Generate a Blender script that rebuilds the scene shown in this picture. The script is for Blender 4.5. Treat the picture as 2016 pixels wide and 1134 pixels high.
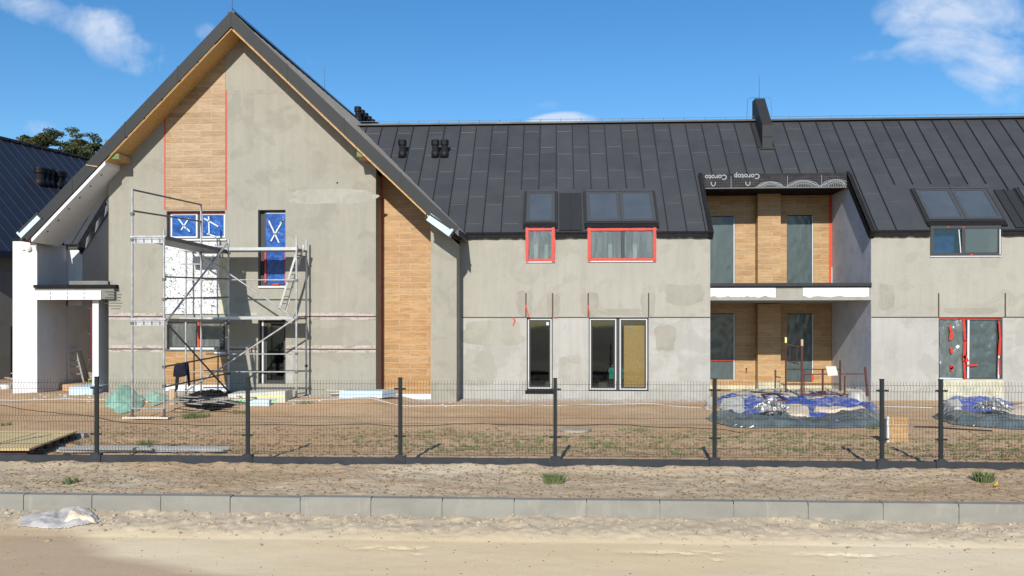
import bpy, math, random
import numpy as np
from mathutils import Vector, Matrix

random.seed(7)
S = bpy.context.scene
for _o in list(bpy.data.objects): bpy.data.objects.remove(_o)
COL = S.collection
R = math.radians

# ------------------------------------------------------------------ camera
CAMZ = 2.35; FPX = 1700.0; CX = 1008.0; HY = 640.0
YAW = math.atan(87/1700.0); cs, sn = math.cos(YAW), math.sin(YAW)
cd = bpy.data.cameras.new('camera'); cam = bpy.data.objects.new('camera', cd); COL.objects.link(cam)
cam.location = (0, 0, CAMZ); cam.rotation_euler = (R(90), 0, YAW)
cd.sensor_width = 36; cd.lens = 36*FPX/2016; cd.shift_x = 0; cd.shift_y = (HY-567)/2016.0
cd.clip_start = .1; cd.clip_end = 6000
S.camera = cam

# ------------------------------------------------------------------ light
LD = Vector((0.10, 1.0, -0.535)).normalized()          # direction the sunlight travels
SE = math.asin(-LD.z); SAZ = math.atan2(-LD.x, -LD.y)
sd = bpy.data.lights.new('sun', 'SUN'); sun = bpy.data.objects.new('sun', sd); COL.objects.link(sun)
sd.energy = 3.7; sd.angle = R(.5); sd.color = (1, .94, .84)
sun.rotation_euler = LD.to_track_quat('-Z', 'Y').to_euler(); sun.location = (0, -20, 30)

def ray(px, py):
    a = (px-CX)/FPX; b = (HY-py)/FPX
    return Vector((-sn+a*cs, cs+a*sn, b))
def P(px, py, Y):
    d = ray(px, py); t = Y/d.y
    return Vector((d.x*t, Y, CAMZ+d.z*t))
def PX(px, Y): return P(px, HY, Y).x
def G(px, py, z=0.0):
    d = ray(px, py); t = (z-CAMZ)/d.z
    return Vector((d.x*t, d.y*t, z))

def lk(nt, a, b): nt.links.new(a, b)
W = bpy.data.worlds.new('World'); S.world = W; W.use_nodes = True
nt = W.node_tree; nt.nodes.clear()
sky = nt.nodes.new('ShaderNodeTexSky'); sky.sky_type = 'NISHITA'; sky.sun_disc = False
sky.sun_elevation = SE; sky.sun_rotation = SAZ % (2*math.pi)
sky.altitude = 300; sky.air_density = 1.0; sky.dust_density = .15; sky.ozone_density = 3.0
bg = nt.nodes.new('ShaderNodeBackground'); bg.inputs[1].default_value = .085
wo = nt.nodes.new('ShaderNodeOutputWorld')
tc = nt.nodes.new('ShaderNodeTexCoord'); sp = nt.nodes.new('ShaderNodeSeparateXYZ'); lk(nt, tc.outputs['Generated'], sp.inputs[0])
def wm(op, a, b=None, c=None, clamp=False):
    n = nt.nodes.new('ShaderNodeMath'); n.operation = op; n.use_clamp = clamp
    for i, v in enumerate((a, b, c)):
        if v is None: continue
        if isinstance(v, (int, float)): n.inputs[i].default_value = v
        else: lk(nt, v, n.inputs[i])
    return n.outputs[0]
ys = wm('MAXIMUM', sp.outputs[1], .05)
u_ = wm('DIVIDE', sp.outputs[0], ys); v_ = wm('DIVIDE', sp.outputs[2], ys)
cb = nt.nodes.new('ShaderNodeCombineXYZ'); lk(nt, u_, cb.inputs[0]); lk(nt, v_, cb.inputs[1])
def wnoise(scale, detail, dist, off):
    mp = nt.nodes.new('ShaderNodeMapping'); lk(nt, cb.outputs[0], mp.inputs[0]); mp.inputs[1].default_value = off; mp.inputs[3].default_value = (1, 1.35, 1)
    n = nt.nodes.new('ShaderNodeTexNoise'); n.inputs['Scale'].default_value = scale; n.inputs['Detail'].default_value = detail
    n.inputs['Roughness'].default_value = .58; n.inputs['Distortion'].default_value = dist; lk(nt, mp.outputs[0], n.inputs[0]); return n.outputs[0]
nz = wnoise(7, 9, .55, (3.1, .7, 0)); nz2 = wnoise(26, 7, .3, (1.3, 5, 0))
nn = wm('ADD', wm('MULTIPLY', nz, .72), wm('MULTIPLY', nz2, .28))
tot = None
# cloud patches: direction (given as seen along the street front), half sizes, tilt, strength
for (px, py, hw, hh, ang, st) in [(245, 80, 150, 58, -30, 1.15), (80, 20, 130, 34, -18, .95), (402, 64, 34, 22, 10, .8), (612, 112, 34, 42, -50, .6),
                                  (668, 186, 55, 18, -38, .8), (70, 252, 55, 20, 0, .95), (5, 275, 40, 30, 0, .7), (1108, 238, 75, 17, 4, 1.5), (1205, 240, 60, 9, 0, .9),
                                  (1890, 45, 170, 85, -8, 1.25), (1985, 125, 130, 95, -30, 1.15), (1720, 95, 110, 34, 20, .8), (1085, 207, 40, 12, 0, .5), (760, 48, 40, 14, 0, .35)]:
    d = ray(px, py); u0, v0 = d.x/d.y, d.z/d.y; k = 1/FPX
    du = wm('SUBTRACT', u_, u0); dv = wm('SUBTRACT', v_, v0); ca, sa = math.cos(R(ang)), math.sin(R(ang))
    a = wm('ADD', wm('MULTIPLY', du, ca/(hw*1.15*k)), wm('MULTIPLY', dv, sa/(hw*1.15*k)))
    b = wm('ADD', wm('MULTIPLY', du, -sa/(hh*1.25*k)), wm('MULTIPLY', dv, ca/(hh*1.25*k)))
    e = wm('SUBTRACT', 1.0, wm('ADD', wm('MULTIPLY', a, a), wm('MULTIPLY', b, b)), clamp=True)
    e = wm('MULTIPLY', wm('POWER', e, .55), st)
    tot = e if tot is None else wm('MAXIMUM', tot, e)
amt = wm('MULTIPLY', wm('SUBTRACT', nn, wm('SUBTRACT', .68, wm('MULTIPLY', tot, .27))), 5.0, clamp=True)
amt = wm('MULTIPLY', wm('POWER', amt, 1.15), wm('MULTIPLY', wm('MINIMUM', tot, 1.0), .78), clamp=True)
mx = nt.nodes.new('ShaderNodeMixRGB'); lk(nt, amt, mx.inputs[0]); 
hs = nt.nodes.new('ShaderNodeHueSaturation'); hs.inputs['Saturation'].default_value = 1.28; hs.inputs['Value'].default_value = 1.06
lk(nt, sky.outputs[0], hs.inputs['Color']); lk(nt, hs.outputs[0], mx.inputs[1])
mx.inputs[2].default_value = (5.4, 6.1, 7.3, 1)
lk(nt, mx.outputs[0], bg.inputs[0]); lk(nt, bg.outputs[0], wo.inputs[0])
S.view_settings.view_transform = 'Standard'; S.view_settings.look = 'None'; S.view_settings.gamma = 1
S.view_settings.exposure = 0.62
S.view_settings.use_curve_mapping = False

# ------------------------------------------------------------------ numpy noise
def _h(ix, iy, s):
    n = (ix.astype(np.int64)*374761393 + iy.astype(np.int64)*668265263 + s*1442695041) & 0xffffffff
    n = ((n ^ (n >> 13))*1274126177) & 0xffffffff
    return ((n ^ (n >> 16)) & 0xffff)/65535.0
def vn(x, y, s=0):
    x = np.asarray(x, float); y = np.asarray(y, float)
    ix = np.floor(x); iy = np.floor(y); fx = x-ix; fy = y-iy
    fx = fx*fx*(3-2*fx); fy = fy*fy*(3-2*fy)
    a = _h(ix, iy, s); b = _h(ix+1, iy, s); c = _h(ix, iy+1, s); d = _h(ix+1, iy+1, s)
    return (a+(b-a)*fx)*(1-fy)+(c+(d-c)*fx)*fy
def fb(x, y, o=4, s=0):
    r = 0; a = .5; t = 0
    for i in range(o):
        r = r+a*vn(x, y, s+i*17); t += a; a *= .5; x = np.asarray(x)*2.03; y = np.asarray(y)*2.03
    return r/t

# ------------------------------------------------------------------ materials
MATS = {}
class Mt:
    def __init__(s, name, base=(.5, .5, .5), rough=.7, metal=0.0, spec=.5):
        s.m = bpy.data.materials.new(name); s.m.use_nodes = True; s.nt = s.m.node_tree
        s.b = s.nt.nodes['Principled BSDF']; s.o = s.nt.nodes['Material Output']
        s.b.inputs['Base Color'].default_value = (*base, 1); s.b.inputs['Roughness'].default_value = rough
        s.b.inputs['Metallic'].default_value = metal; s.b.inputs['Specular IOR Level'].default_value = spec
        t = s.nt.nodes.new('ShaderNodeTexCoord'); s.co = t.outputs['Object']; MATS[name] = s.m
    def n(s, t, **kw):
        x = s.nt.nodes.new(t)
        for k, v in kw.items(): setattr(x, k, v)
        return x
    def mapp(s, scale=(1, 1, 1), loc=(0, 0, 0), rot=(0, 0, 0), src=None):
        x = s.n('ShaderNodeMapping'); x.inputs[1].default_value = loc; x.inputs[2].default_value = rot; x.inputs[3].default_value = scale
        lk(s.nt, src or s.co, x.inputs[0]); return x.outputs[0]
    def noise(s, scale, detail=4, rough=.55, dist=0, src=None):
        x = s.n('ShaderNodeTexNoise'); x.inputs['Scale'].default_value = scale; x.inputs['Detail'].default_value = detail
        x.inputs['Roughness'].default_value = rough; x.inputs['Distortion'].default_value = dist; lk(s.nt, src or s.co, x.inputs[0]); return x.outputs[0]
    def vor(s, scale, src=None, feature='F1', out='Distance'):
        x = s.n('ShaderNodeTexVoronoi', feature=feature); x.inputs['Scale'].default_value = scale; lk(s.nt, src or s.co, x.inputs['Vector']); return x.outputs[out]
    def ramp(s, f, a, b, ca=(0, 0, 0), cb=(1, 1, 1)):
        x = s.n('ShaderNodeValToRGB'); e = x.color_ramp.elements; e[0].position = a; e[1].position = b
        e[0].color = (*ca, 1); e[1].color = (*cb, 1); lk(s.nt, f, x.inputs[0]); return x.outputs[0]
    def mix(s, f, a, b, mode='MIX'):
        x = s.n('ShaderNodeMixRGB', blend_type=mode)
        for i, v in ((0, f), (1, a), (2, b)):
            if isinstance(v, (int, float)): x.inputs[i].default_value = v
            elif isinstance(v, tuple): x.inputs[i].default_value = (*v, 1)
            else: lk(s.nt, v, x.inputs[i])
        return x.outputs[0]
    def math(s, op, a, b=0, clamp=False):
        x = s.n('ShaderNodeMath', operation=op); x.use_clamp = clamp
        for i, v in enumerate((a, b)):
            if isinstance(v, (int, float)): x.inputs[i].default_value = v
            else: lk(s.nt, v, x.inputs[i])
        return x.outputs[0]
    def col(s, c): lk(s.nt, c, s.b.inputs['Base Color']); return s
    def rgh(s, c): lk(s.nt, c, s.b.inputs['Roughness']); return s
    def bump(s, h, strength=.3, dist=.01):
        x = s.n('ShaderNodeBump'); x.inputs['Strength'].default_value = strength; x.inputs['Distance'].default_value = dist
        lk(s.nt, h, x.inputs['Height']); lk(s.nt, x.outputs[0], s.b.inputs['Normal']); return s

def plaster(name, c1, c2, cpatch, seed, thr=.55, pf=.8):
    m = Mt(name, c1, .92, spec=.2)
    co = m.mapp(loc=(seed, seed*1.7, seed*.3))
    a = m.noise(.55, 6, .6, .4, co); base = m.mix(m.ramp(a, .35, .65), c1, c2)
    b = m.noise(.8, 5, .5, 1.2, m.mapp(loc=(seed*3, 0, 5), scale=(1, 1, 1.2)))
    base = m.mix(m.math('MULTIPLY', m.ramp(b, thr, thr+.045), pf), base, cpatch)
    w = m.noise(1.0, 5, .6, .3, m.mapp(scale=(5, 1, .35), loc=(seed, 2, 0)))
    base = m.mix(m.math('MULTIPLY', m.ramp(w, .42, .70), .42), base, tuple(x*.80 for x in c1))
    l = m.noise(1.6, 5, .6, 1.5, m.mapp(loc=(0, seed, 9)))
    base = m.mix(m.math('MULTIPLY', m.ramp(l, .52, .66), .5), base, tuple(min(x*1.16, .8) for x in c1))
    # thin drying lines along patch borders
    e = m.math('ABSOLUTE', m.math('SUBTRACT', b, thr+.01)); e = m.math('SUBTRACT', 1, m.math('MULTIPLY', e, 95, True), True)
    base = m.mix(m.math('MULTIPLY', e, .15), base, tuple(x*.6 for x in c1))
    f = m.noise(38, 4, .7); base = m.mix(.12, base, m.ramp(f, .3, .7, (.12, .12, .11), (.8, .78, .74)))
    m.col(base); m.bump(m.math('ADD', f, m.math('MULTIPLY', a, 2)), .35, .006); return m.m
plaster('plaster', (.255, .243, .200), (.286, .275, .230), (.225, .215, .175), 1.0)
plaster('plaster_damp', (.250, .238, .196), (.272, .260, .216), (.228, .217, .176), 6.0)
plaster('plaster_pale', (.295, .287, .252), (.325, .317, .282), (.268, .26, .224), 9.0)
plaster('plaster_row', (.285, .274, .230), (.322, .312, .268), (.258, .247, .204), 4.3, .57, .6)
plaster('plaster_low', (.325, .318, .295), (.375, .368, .348), (.285, .277, .248), 7.7, .5, .7)
plaster('white_coat', (.64, .645, .67), (.67, .675, .70), (.61, .615, .635), 2.2, .6, .5)
plaster('lavender_coat', (.54, .545, .58), (.58, .585, .63), (.42, .43, .48), 5.2, .52, .6)
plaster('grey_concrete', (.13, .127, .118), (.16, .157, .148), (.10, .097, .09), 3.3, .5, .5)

def tiles(name, c1, c2, ox, oz):
    m = Mt(name, c1, .45, spec=.4)
    sp = m.n('ShaderNodeSeparateXYZ'); lk(m.nt, m.co, sp.inputs[0])
    cb = m.n('ShaderNodeCombineXYZ'); lk(m.nt, m.math('ADD', sp.outputs[0], ox), cb.inputs[0]); lk(m.nt, m.math('ADD', sp.outputs[2], oz), cb.inputs[1])
    def brick(mortar, a, b, mc):
        br = m.n('ShaderNodeTexBrick'); br.offset = .4; br.offset_frequency = 2; lk(m.nt, cb.outputs[0], br.inputs['Vector'])
        br.inputs['Scale'].default_value = 1; br.inputs['Mortar Size'].default_value = mortar; br.inputs['Mortar Smooth'].default_value = .1
        br.inputs['Brick Width'].default_value = .90; br.inputs['Row Height'].default_value = .196
        br.inputs['Color1'].default_value = (*a, 1); br.inputs['Color2'].default_value = (*b, 1); br.inputs['Mortar'].default_value = (*mc, 1)
        br.inputs['Bias'].default_value = 0; return br
    b1 = brick(.0052, c1, c2, (.42, .36, .275)); b2 = brick(.0, (0, 0, 0), (1, 1, 1), (0, 0, 0))
    off = m.n('ShaderNodeVectorMath', operation='MULTIPLY_ADD'); lk(m.nt, b2.outputs['Color'], off.inputs[0]); off.inputs[1].default_value = (40, 9, 30); lk(m.nt, m.co, off.inputs[2])
    g = m.noise(6, 7, .65, 1.3, m.mapp(scale=(.5, 2, 9), src=off.outputs[0]))
    g2 = m.noise(1.8, 3, .5, .5, m.mapp(scale=(.8, 2, 3), src=off.outputs[0]))
    grain = m.ramp(g, .32, .72, (.56, .50, .44), (1.16, 1.12, 1.06))
    c = m.mix(1.0, b1.outputs['Color'], grain, 'MULTIPLY'); c = m.mix(1.0, c, m.ramp(g2, .3, .7, (.84, .82, .8), (1.08, 1.07, 1.06)), 'MULTIPLY')
    c = m.mix(b1.outputs['Fac'], c, (.42, .36, .275)); m.col(c)
    m.bump(m.math('SUBTRACT', 1, b1.outputs['Fac']), .5, .004); return m.m
tiles('tile_wood', (.41, .26, .125), (.48, .335, .178), 3.33, 0.02)
tiles('tile_orange', (.40, .238, .100), (.47, .305, .145), 3.33, 0.02)
tiles('tile_left', (.34, .235, .130), (.42, .315, .200), .43, 0.02)

def simple(name, base, rough=.6, metal=0, var=.15, sc=8, spec=.5, bump=0, bsc=30):
    m = Mt(name, base, rough, metal, spec)
    if var:
        f = m.noise(sc, 5, .6, .4); m.col(m.mix(m.ramp(f, .3, .7), tuple(x*(1-var) for x in base), tuple(min(1, x*(1+var)) for x in base)))
    if bump: m.bump(m.noise(bsc, 4, .6), bump, .01)
    return m
# roof metal: tone differs from sheet to sheet
for nm, dirx in (('roof_metal', 0), ('roof_metal_side', 1)):
    m = Mt(nm, (.05, .055, .062), .42, .15, .4)
    sp_ = m.n('ShaderNodeSeparateXYZ'); lk(m.nt, m.co, sp_.inputs[0])
    fl = m.math('FLOOR', m.math('DIVIDE', m.math('ADD', sp_.outputs[dirx], 50.0), .585))
    fz = m.math('FLOOR', m.math('DIVIDE', m.math('ADD', sp_.outputs[2], m.math('MULTIPLY', fl, .73)), 1.42))
    wn = m.n('ShaderNodeTexWhiteNoise', noise_dimensions='2D'); c_ = m.n('ShaderNodeCombineXYZ'); lk(m.nt, fl, c_.inputs[0]); lk(m.nt, fz, c_.inputs[1]); lk(m.nt, c_.outputs[0], wn.inputs['Vector'])
    nz_ = m.noise(1.3, 5, .6, .3); dn = m.noise(60, 3, .7)
    cc = m.mix(wn.outputs['Value'], (.046, .048, .052), (.059, .061, .066))
    cc = m.mix(m.math('MULTIPLY', m.ramp(nz_, .4, .75), .35), cc, (.068, .071, .075))
    m.col(cc); m.rgh(m.ramp(nz_, .3, .7, (.38,)*3, (.55,)*3)); m.bump(m.noise(2.2, 3, .5), .35, .02)
simple('roof_neighbour', (.022, .028, .045), .4, .2, .1, 2)
simple('metal_dark', (.014, .016, .018), .7, .0, .12, 3)
simple('seam_shade', (.016, .018, .021), .7, 0, .2, 4, .2)  # roof metal darkened: shadow lines along the seams painted as colour
simple('black_foil', (.014, .014, .016), .8, 0, .3, 9, .12, bump=.8, bsc=14)
simple('pvc_black', (.012, .012, .014), .6, 0, .1, 8, .25)
simple('frame_anthracite', (.028, .031, .035), .65, 0, .06)
simple('roof_window_frame', (.065, .069, .073), .45, .2, .06)
simple('white_pvc', (.55, .56, .57), .4, 0, .05)
simple('eps_white', (.68, .70, .73), .8, 0, .04, 14, .2, .4, 60)
simple('eps_blue', (.46, .58, .66), .7, 0, .05, 6, .3)
simple('eps_yellow', (.46, .44, .33), .85, 0, .22, 4, .2, .4, 30)
simple('tape_red', (.46, .026, .011), .45, 0, .18, 12, bump=.5, bsc=25)
simple('tape_orange', (.55, .05, .01), .4, 0, .15, 12, bump=.5, bsc=25)
simple('tape_white', (.50, .54, .58), .5, 0, .1)
simple('joint_red', (.045, .012, .012), .6, 0, .3, 5)
simple('tape_dark_red', (.42, .03, .025), .5, 0, .3, 5)
simple('galvanised', (.42, .425, .43), .42, .6, .25, 6)
simple('galvanised_dark', (.11, .113, .117), .5, .5, .2, 6)
simple('deck_plank', (.26, .25, .225), .7, 0, .25, 5)
simple('aluminium', (.44, .44, .43), .35, .6, .1, 6)
simple('rust', (.065, .028, .022), .8, .2, .45, 14)
simple('rust_red', (.095, .025, .022), .75, .1, .4, 10)
simple('fence_coat', (.014, .018, .020), .65, .0, .1, 8, .2)
simple('plinth_concrete', (.030, .034, .040), .85, 0, .22, 3, .3, .4, 40)
m = Mt('kerb_concrete', (.27, .26, .23), .92, spec=.15)
f = m.noise(1.1, 6, .65, .6, m.mapp(scale=(1, 1, 2))); g = m.noise(9, 5, .7, .5); h = m.noise(2.2, 5, .6, .5, m.mapp(scale=(2.5, 1, .8)))
c = m.mix(m.ramp(f, .35, .65), (.210, .203, .180), (.252, .245, .218)); c = m.mix(m.math('MULTIPLY', m.ramp(h, .58, .72), .5), c, (.33, .305, .25)); c = m.mix(m.math('MULTIPLY', m.ramp(g, .6, .75), .35), c, (.15, .142, .125)); m.col(c); m.bump(g, .35, .004)
simple('timber', (.42, .27, .13), .8, 0, .25, 9)
simple('timber_green', (.12, .19, .07), .8, 0, .3, 9)
simple('timber_red', (.25, .09, .05), .8, 0, .3, 9)
simple('cardboard', (.46, .33, .20), .85, 0, .15, 6)
simple('cloth_navy', (.010, .012, .022), .9, 0, .2, 8, .2)
simple('film_green', (.25, .44, .35), .3, 0, .12, 4, bump=.6, bsc=9)
simple('film_dark', (.09, .115, .12), .22, 0, .3, 3, bump=.9, bsc=7)
simple('film_silver', (.42, .395, .375), .3, 0, .15, 5, bump=.9, bsc=12)
m = Mt('tarp_blue', (.04, .08, .36), .45)
f = m.noise(2.4, 6, .65, 1.2, m.mapp(scale=(.7, 1, 1))); g = m.noise(9, 5, .6, 1.0)
c = m.mix(m.ramp(g, .3, .7), (.022, .05, .27), (.055, .11, .43)); c = m.mix(m.math('MULTIPLY', m.ramp(f, .46, .58), .8), c, (.30, .32, .43)); m.col(c); m.bump(m.noise(10, 4, .6), .6, .01)
simple('sheet_white', (.50, .49, .44), .6, 0, .12, 3, bump=.6, bsc=8)
simple('sheet_beige', (.60, .50, .38), .75, 0, .15, 3, bump=.4, bsc=8)
simple('teal_box', (.05, .42, .36), .4, 0, .1)
simple('bark', (.10, .055, .03), .9, 0, .4, 4)
simple('grass_green', (.10, .125, .052), .7, 0, .4, 3, .2)
simple('grass_dry', (.15, .14, .06), .8, 0, .35, 3, .2)
simple('leaf_yellow', (.75, .45, .03), .6, 0, .1)
simple('stone_grey', (.33, .33, .34), .9, 0, .35, 25, .2)
simple('clod', (.20, .135, .085), .95, 0, .35, 5, .1)
simple('clod_light', (.36, .31, .235), .95, 0, .2, 5, .1)
simple('board_yellow', (.66, .50, .24), .6, 0, .08, 3)
simple('print_grey', (.25, .265, .28), .6, 0, .1, 20)
simple('print_green', (.03, .50, .10), .5, 0, .1)
simple('print_yellow', (.75, .72, .25), .5, 0, .1)
simple('rag_green', (.25, .42, .06), .8, 0, .2)
simple('red_paint', (.10, .01, .01), .5, 0, .2)
simple('bucket_white', (.72, .72, .70), .4, 0, .05)

m = Mt('joint_labels', (.5, .46, .42), .8)        # remnants of adhesive strip, mottled
f = m.noise(2.2, 5, .6, .8, m.mapp(scale=(1, 1, 4))); g = m.noise(16, 3, .6, .3, m.mapp(scale=(1, 1, .7)))
c = m.mix(m.ramp(f, .42, .50), (.26, .24, .20), (.40, .36, .33)); c = m.mix(m.math('MULTIPLY', m.ramp(g, .54, .60), .6), c, (.26, .16, .14)); m.col(c)
m = Mt('eps_speckled', (.8, .8, .8), .85, spec=.2)
f = m.noise(30, 3, .65, .8); g = m.noise(6, 3, .5, .3); h = m.math('ADD', m.math('MULTIPLY', f, .8), m.math('MULTIPLY', g, .28))
m.col(m.mix(m.ramp(h, .60, .615), (.62, .63, .65), (.03, .03, .033)))
m = Mt('osb', (.45, .28, .10), .7)
f = m.noise(22, 4, .6, 1.5, m.mapp(scale=(1, 1, 1))); v = m.vor(26); m.col(m.mix(m.ramp(f, .35, .65), (.36, .20, .06), (.60, .38, .15))); m.bump(f, .3, .004)
m = Mt('osb_indoor', (.62, .44, .14), .6); f = m.noise(18, 4, .6, 1); m.col(m.mix(m.ramp(f, .35, .65), (.80, .46, .17), (.92, .58, .25)))
for nm, base, highlight in (('film_wrinkled', (.10, .125, .12), (.34, .38, .38)), ('film_grey', (.062, .085, .088), (.16, .19, .195)), ('film_grey_dark', (.045, .055, .06), (.09, .105, .11))):
    m = Mt(nm, base, .2, spec=.6)
    f = m.noise(1.1, 4, .5, .8, m.mapp(scale=(2.2, 1, .5))); g = m.noise(9, 4, .6, 1.0, m.mapp(scale=(2, 1, .6)))
    m.col(m.mix(m.math('MULTIPLY', m.ramp(f, .52, .9), .35), base, highlight)); m.bump(m.math('ADD', f, m.math('MULTIPLY', g, .3)), .22, .04)  # lighter streaks: highlights on the film painted into its colour
m = Mt('film_blue', (.012, .10, .42), .25, spec=.5)
f = m.noise(3, 5, .6, 1.5); g = m.noise(10, 4, .6, 1); m.col(m.mix(m.ramp(f, .42, .58), (.006, .045, .22), (.010, .10, .36))); m.bump(m.math('ADD', f, m.math('MULTIPLY', g, .6)), .4, .03)
m = Mt('membrane', (.02, .02, .022), .75, spec=.15)
f = m.noise(4, 4, .6, .5); v = m.vor(9, m.mapp(scale=(1, 1, 1)))
m.col(m.mix(m.ramp(f, .3, .7), (.016, .016, .018), (.035, .035, .038))); m.bump(m.noise(5, 4, .6, .8), .6, .03)
# glass: dark see-through pane with clear reflections
def glass(name, tint, extra):
    m = Mt(name); nt_ = m.nt
    tr = m.n('ShaderNodeBsdfTransparent'); tr.inputs[0].default_value = (*tint, 1); gl = m.n('ShaderNodeBsdfGlossy'); gl.inputs['Roughness'].default_value = .03; gl.inputs[0].default_value = (.8, .9, .95, 1)
    fr = m.n('ShaderNodeFresnel'); fr.inputs[0].default_value = 1.5; a = m.math('ADD', fr.outputs[0], extra, True)
    bp = m.n('ShaderNodeBump'); bp.inputs['Strength'].default_value = .05; bp.inputs['Distance'].default_value = .02; lk(nt_, m.noise(1.2, 2), bp.inputs['Height']); lk(nt_, bp.outputs[0], gl.inputs['Normal'])
    mx_ = m.n('ShaderNodeMixShader'); lk(nt_, a, mx_.inputs[0]); lk(nt_, tr.outputs[0], mx_.inputs[1]); lk(nt_, gl.outputs[0], mx_.inputs[2]); lk(nt_, mx_.outputs[0], m.o.inputs[0])
glass('glass', (.70, .73, .71), .02)
glass('glass_roof', (.20, .24, .27), .10)
m = Mt('clear_film', (.6, .65, .65), .2)
tr = m.n('ShaderNodeBsdfTransparent'); tr.inputs[0].default_value = (.9, .93, .93, 1); mx_ = m.n('ShaderNodeMixShader')
f = m.noise(2, 4, .5, 1, m.mapp(scale=(2.5, 1, .5))); lk(m.nt, m.ramp(f, .45, .85, (.14,)*3, (.30,)*3), mx_.inputs[0]); m.bump(f, .6, .04)
lk(m.nt, tr.outputs[0], mx_.inputs[1]); lk(m.nt, m.b.outputs[0], mx_.inputs[2]); lk(m.nt, mx_.outputs[0], m.o.inputs[0])

# ground materials
m = Mt('sand_garden', (.33, .22, .13), .95, spec=.1)
f = m.noise(.25, 6, .6, .3); g = m.noise(2.6, 6, .65, .4); h = m.noise(24, 4, .7); w = m.noise(.5, 4, .6, .6, m.mapp(scale=(.4, 1.3, 1)))
c = m.mix(m.ramp(f, .35, .65), (.47, .295, .160), (.55, .38, .225)); c = m.mix(m.math('MULTIPLY', m.ramp(g, .5, .68), .55), c, (.31, .195, .11))
c = m.mix(m.math('MULTIPLY', m.ramp(w, .5, .7), .5), c, (.50, .40, .27)); c = m.mix(.22, c, m.ramp(h, .35, .65, (.2, .13, .08), (.62, .48, .33)))
m.col(c); m.bump(m.math('ADD', m.math('MULTIPLY', g, 2), h), .6, .02)
m = Mt('sand_verge', (.40, .32, .22), .95, spec=.1)
f = m.noise(.5, 5, .6, .5, m.mapp(scale=(.5, 1, 1))); g = m.noise(7, 5, .65, .6, m.mapp(scale=(.6, 1.4, 1))); h = m.noise(40, 4, .7)
c = m.mix(m.ramp(f, .40, .62), (.42, .295, .180), (.53, .445, .315)); c = m.mix(m.math('MULTIPLY', m.ramp(g, .54, .64), .45), c, (.25, .165, .095))
c = m.mix(.22, c, m.ramp(h, .35, .65, (.22, .16, .1), (.62, .53, .40))); m.col(c); m.bump(m.math('ADD', m.math('MULTIPLY', g, 1.5), h), .7, .02)
m = Mt('sand_road', (.58, .48, .33), .95, spec=.1)
f = m.noise(.35, 6, .6, .4, m.mapp(scale=(.45, 1.5, 1))); g = m.noise(3, 6, .65, .6, m.mapp(scale=(.5, 1.6, 1))); h = m.noise(50, 4, .7); w = m.noise(.22, 4, .5, .3, m.mapp(loc=(11, 3, 0), scale=(.6, 2, 1)))
c = m.mix(m.ramp(f, .35, .65), (.74, .575, .345), (.82, .68, .46)); c = m.mix(m.math('MULTIPLY', m.ramp(g, .58, .74), .3), c, (.50, .40, .27))
sx = m.n('ShaderNodeSeparateXYZ'); lk(m.nt, m.co, sx.inputs[0])
d1 = m.math('MULTIPLY', m.math('SUBTRACT', m.math('ADD', w, m.math('MULTIPLY', m.math('ADD', m.math('MULTIPLY', sx.outputs[0], -1), -5.4), .26)), m.math('MULTIPLY', m.math('SUBTRACT', sx.outputs[1], 9.9), .42)), 3.0, True)
c = m.mix(m.math('MULTIPLY', m.math('SUBTRACT', d1, .5, True), 1.5, True), c, (.38, .245, .145))
bk_ = m.math('MULTIPLY', m.math('SUBTRACT', sx.outputs[1], 11.15), 2.2, True); c = m.mix(m.math('MULTIPLY', bk_, m.ramp(m.noise(4, 5, .65, .8), .15, .5)), c, (.37, .305, .225))
c = m.mix(.18, c, m.ramp(h, .35, .65, (.35, .27, .18), (.74, .64, .48))); m.col(c); m.bump(m.math('ADD', m.math('MULTIPLY', g, .6), h), .35, .010)
simple('far_soil', (.34, .26, .17), .95, 0, .2, .05, .1)
m = Mt('needles', (.05, .075, .03), .8, spec=.2)
f = m.noise(.45, 4, .6); g = m.noise(3, 2); c = m.mix(m.ramp(f, .35, .65), (.04, .052, .02), (.085, .095, .035)); m.col(c)
m.b.inputs['Subsurface Weight'].default_value = 0

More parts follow.
